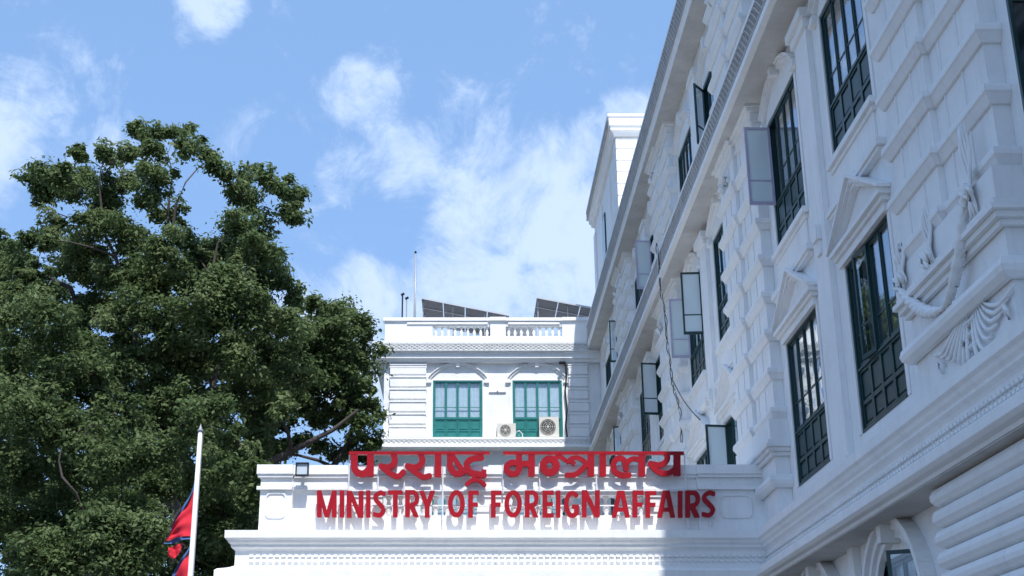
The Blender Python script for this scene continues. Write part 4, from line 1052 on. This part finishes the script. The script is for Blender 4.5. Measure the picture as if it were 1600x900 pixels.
A = [(245, 207, 22, .45), (215, 205, 16, .4), (280, 205, 20, .45), (165, 238, 24, .6), (125, 245, 18, .5), (200, 240, 24, .6), (240, 235, 22, .6), (300, 228, 22, .5), (325, 245, 17, .5), (335, 258, 10, .5),
     (60, 278, 24, .8), (90, 272, 30, 1), (125, 285, 34, 1), (160, 300, 32, 1), (80, 305, 24, .8), (170, 325, 24, 1), (60, 300, 18, .7), (85, 345, 22, .35), (75, 375, 16, .3), (205, 270, 30, .8), (250, 275, 24, .9), (225, 305, 34, 1), (262, 335, 28, .9), (290, 372, 24, .9),
     (350, 270, 10, .5), (385, 278, 24, .8), (370, 300, 20, .7), (415, 285, 24, .9), (445, 295, 20, .7), (465, 302, 10, .6), (455, 325, 16, .6), (390, 315, 18, .8), (455, 340, 9, .5),
     (365, 350, 30, 1), (400, 355, 28, .9), (350, 385, 36, 1), (390, 395, 40, 1), (425, 400, 26, .9), (440, 430, 28, .9), (410, 440, 44, 1), (465, 460, 24, .8), (360, 440, 46, 1), (310, 405, 30, .9), (300, 440, 44, 1), (255, 390, 46, 1),
     (200, 370, 42, 1), (150, 350, 30, 1), (140, 385, 36, 1), (190, 425, 46, 1), (240, 450, 46, 1), (130, 430, 36, .9), (330, 490, 50, 1), (400, 490, 48, 1), (455, 500, 40, 1), (270, 510, 50, 1), (200, 490, 48, 1), (145, 490, 46, 1),
     (430, 545, 48, 1), (365, 550, 50, 1), (300, 570, 50, 1), (235, 565, 46, 1), (175, 560, 46, 1), (470, 590, 36, 1), (410, 610, 38, .95), (355, 630, 38, .95), (330, 690, 30, .7), (300, 640, 46, .9), (240, 640, 50, 1), (440, 640, 26, .5), (400, 680, 24, .35)]
jr = random.Random(3)
for yy_ in range(420, 900, 62):            # inner mass of the crown, further back
    for xx_ in range(-20, 400, 66):
        if yy_ < 500 and xx_ > 330: continue
        if yy_ > 600 and xx_ > 380: continue
        A.append((xx_ + jr.uniform(-18, 18), yy_ + jr.uniform(-18, 18), 44, .62))
        if yy_ > 500: A.append((xx_ + 33 + jr.uniform(-18, 18), yy_ + 30 + jr.uniform(-18, 18), 44, .62))
nA = len(A)
lo = [(x, y, r_, YA + (jr.uniform(-2.2, 2.2) if not (r_ == 44 and dn == .62) else jr.uniform(2.0, 4.5)), dn) for x, y, r_, dn in A]
NQ += tree('tallest broadleaf tree, its ragged open top reaching highest against the sky', lo, (at(300, 890, YA).x, YA), at(285, 720, YA), .145, 1.0, LEAF, 11,
     extra=[([(250, 800, YA), (330, 770, YA), (400, 735, YA), (455, 705, YA), (520, 672, YA), (560, 640, YA)], [.22, .19, .15, .10, .07, .04]),
            ([(285, 720, YA), (240, 650, YA), (215, 560, YA - .5), (205, 480, YA - 1), (180, 400, YA - 1), (150, 340, YA)], [.14, .12, .10, .08, .06, .04]),
            ([(285, 720, YA), (320, 640, YA), (345, 560, YA), (350, 500, YA - .6), (330, 430, YA), (340, 380, YA)], [.12, .10, .08, .06, .05, .03]),
            ([(265, 400, YA), (275, 320, YA), (290, 285, YA - .3), (310, 262, YA), (325, 250, YA)], [.07, .045, .028, .02, .015]),
            ([(265, 400, YA), (262, 330, YA), (270, 270, YA - .3), (262, 240, YA)], [.07, .04, .025, .015]),
            ([(160, 340, YA), (155, 290, YA), (158, 262, YA - .3), (168, 245, YA)], [.05, .03, .022, .015])])
YC = 46.0
Cc = [(450, 695, 20, .7), (500, 695, 16, .6), (420, 725, 18, .7), (455, 540, 44, 1), (430, 600, 40, 1), (500, 590, 40, 1), (460, 630, 34, .95), (545, 585, 40, 1), (560, 630, 30, .95), (400, 650, 34, .95), (430, 665, 26, .8), (515, 640, 26, .7), (490, 480, 26, .9), (520, 490, 32, 1), (550, 495, 30, 1), (575, 510, 24, 1), (500, 530, 44, 1), (545, 535, 42, 1), (575, 560, 38, 1), (520, 575, 44, 1), (560, 605, 36, .9), (582, 640, 28, .8), (535, 620, 30, .6), (490, 610, 36, .6),
      (570, 668, 26, .7), (545, 655, 20, .4), (590, 690, 18, .7), (555, 700, 18, .5), (470, 560, 40, 1), (530, 712, 14, .5), (575, 715, 16, .7), (470, 690, 22, .35), (440, 710, 20, .35), (500, 660, 18, .3), (480, 640, 26, .4), (420, 700, 26, .4)]
lo = [(x - (10 if x > 540 else 0), y, r_, YC + jr.uniform(-1.5, 1.5), dn) for x, y, r_, dn in Cc]
NQ += tree('rounded broadleaf tree whose crown ends against the left edge of the rear block', lo, (at(520, 900, YC).x - 1.5, YC), at(500, 790, YC), .15, .95, LEAF2, 12,
     extra=[([(500, 790, YC), (520, 730, YC), (545, 690, YC), (560, 640, YC), (570, 580, YC)], [.16, .12, .09, .07, .04])])
YB2 = 47.0
Bb = [(-60, 540, 60, 1), (-130, 520, 60, 1), (-20, 590, 50, 1), (-110, 620, 60, 1), (-180, 560, 60, 1), (-150, 450, 60, 1), (-50, 660, 50, 1), (-150, 690, 50, 1), (0, 365, 26, .8), (30, 365, 22, .7), (50, 355, 10, .4), (15, 400, 32, 1), (45, 390, 20, .8), (55, 425, 14, .5), (20, 440, 26, .7), (-30, 400, 50, 1), (-40, 460, 50, 1), (5, 470, 20, .4), (-80, 430, 60, 1), (60, 440, 20, .5), (40, 470, 20, .4), (90, 440, 24, .5)]
lo = [(x, y + 16, r_, YB2 + jr.uniform(-1.5, 1.5), dn) for x, y, r_, dn in Bb]
NQ += tree('broadleaf tree cut by the left edge of the photo behind the tallest tree', lo, (at(-60, 900, YB2).x, YB2), at(-60, 700, YB2), .15, .95, LEAF2, 13,
     extra=[([(-60, 640, YB2), (20, 560, YB2), (130, 500, YB2 - 4), (110, 450, YB2 - 4), (60, 425, YB2)], [.2, .16, .12, .09, .05])])
YD = 33.0
Dd = [(150, 870, 40, 1.01), (200, 880, 40, 1.01), (100, 880, 40, 1.01), (160, 820, 40, 1.01), (230, 830, 34, 1.01), (60, 860, 40, 1.01), (330, 640, 30, 1), (385, 800, 26, 1), (395, 740, 22, .8), (395, 780, 24, .9), (400, 850, 20, .9), (330, 700, 34, .8), (290, 660, 34, .8), (370, 690, 22, .5), (360, 840, 40, 1), (20, 505, 40, 1), (70, 480, 34, 1), (90, 530, 50, 1), (20, 560, 56, 1), (90, 600, 50, .9), (150, 580, 40, .8), (30, 640, 60, 1), (110, 670, 56, 1), (180, 650, 50, .9), (190, 720, 50, 1), (110, 740, 60, 1), (30, 730, 60, 1), (250, 700, 46, 1), (260, 770, 50, 1), (190, 800, 56, 1),
      (110, 820, 60, 1), (30, 820, 60, 1), (320, 760, 40, 1), (350, 800, 40, 1), (310, 830, 46, 1), (370, 780, 30, .9), (240, 850, 50, 1), (340, 870, 46, 1), (160, 890, 56, 1), (60, 900, 60, 1), (380, 830, 22, 1), (350, 740, 26, .6), (-50, 640, 70, 1), (-50, 780, 70, 1), (-40, 520, 50, 1), (290, 900, 46, 1), (280, 940, 60, 1), (150, 960, 70, 1), (20, 980, 70, 1)]
lo = [(x, y, r_, YD + (jr.uniform(-2, 2) if dn != 1.01 else -3.2), dn) for x, y, r_, dn in Dd]
NQ += tree('dense low bushy tree filling the lower left corner behind the flagpole', lo, (at(150, 900, YD).x, YD), at(150, 880, YD), .12, 1.1, LEAF2, 14,
     extra=[([(150, 880, YD), (142, 850, YD - 1), (134, 810, YD - 2.4), (118, 770, YD - 3.2), (97, 745, YD - 3.2), (92, 720, YD - 3.2), (96, 700, YD - 3.2)], [.10, .05, .035, .032, .03, .022, .015])])
print('leaves', NQ)

# ------------------------------------------------------------ ground
o = MB().box(-900, 900, -900, 900, G - 2, G).build('ground', CONC, None); o['kind'] = 'structure'
o = MB().box(-14, WX - .0, -20, 58, G - .01, G + .004).build('forecourt', PAVE, None); o['kind'] = 'structure'

# lift everything written above eye level to true height
for o in list(COL.objects):
    if o.parent is None and o.type in ('MESH', 'EMPTY'): o.location.z += EYE
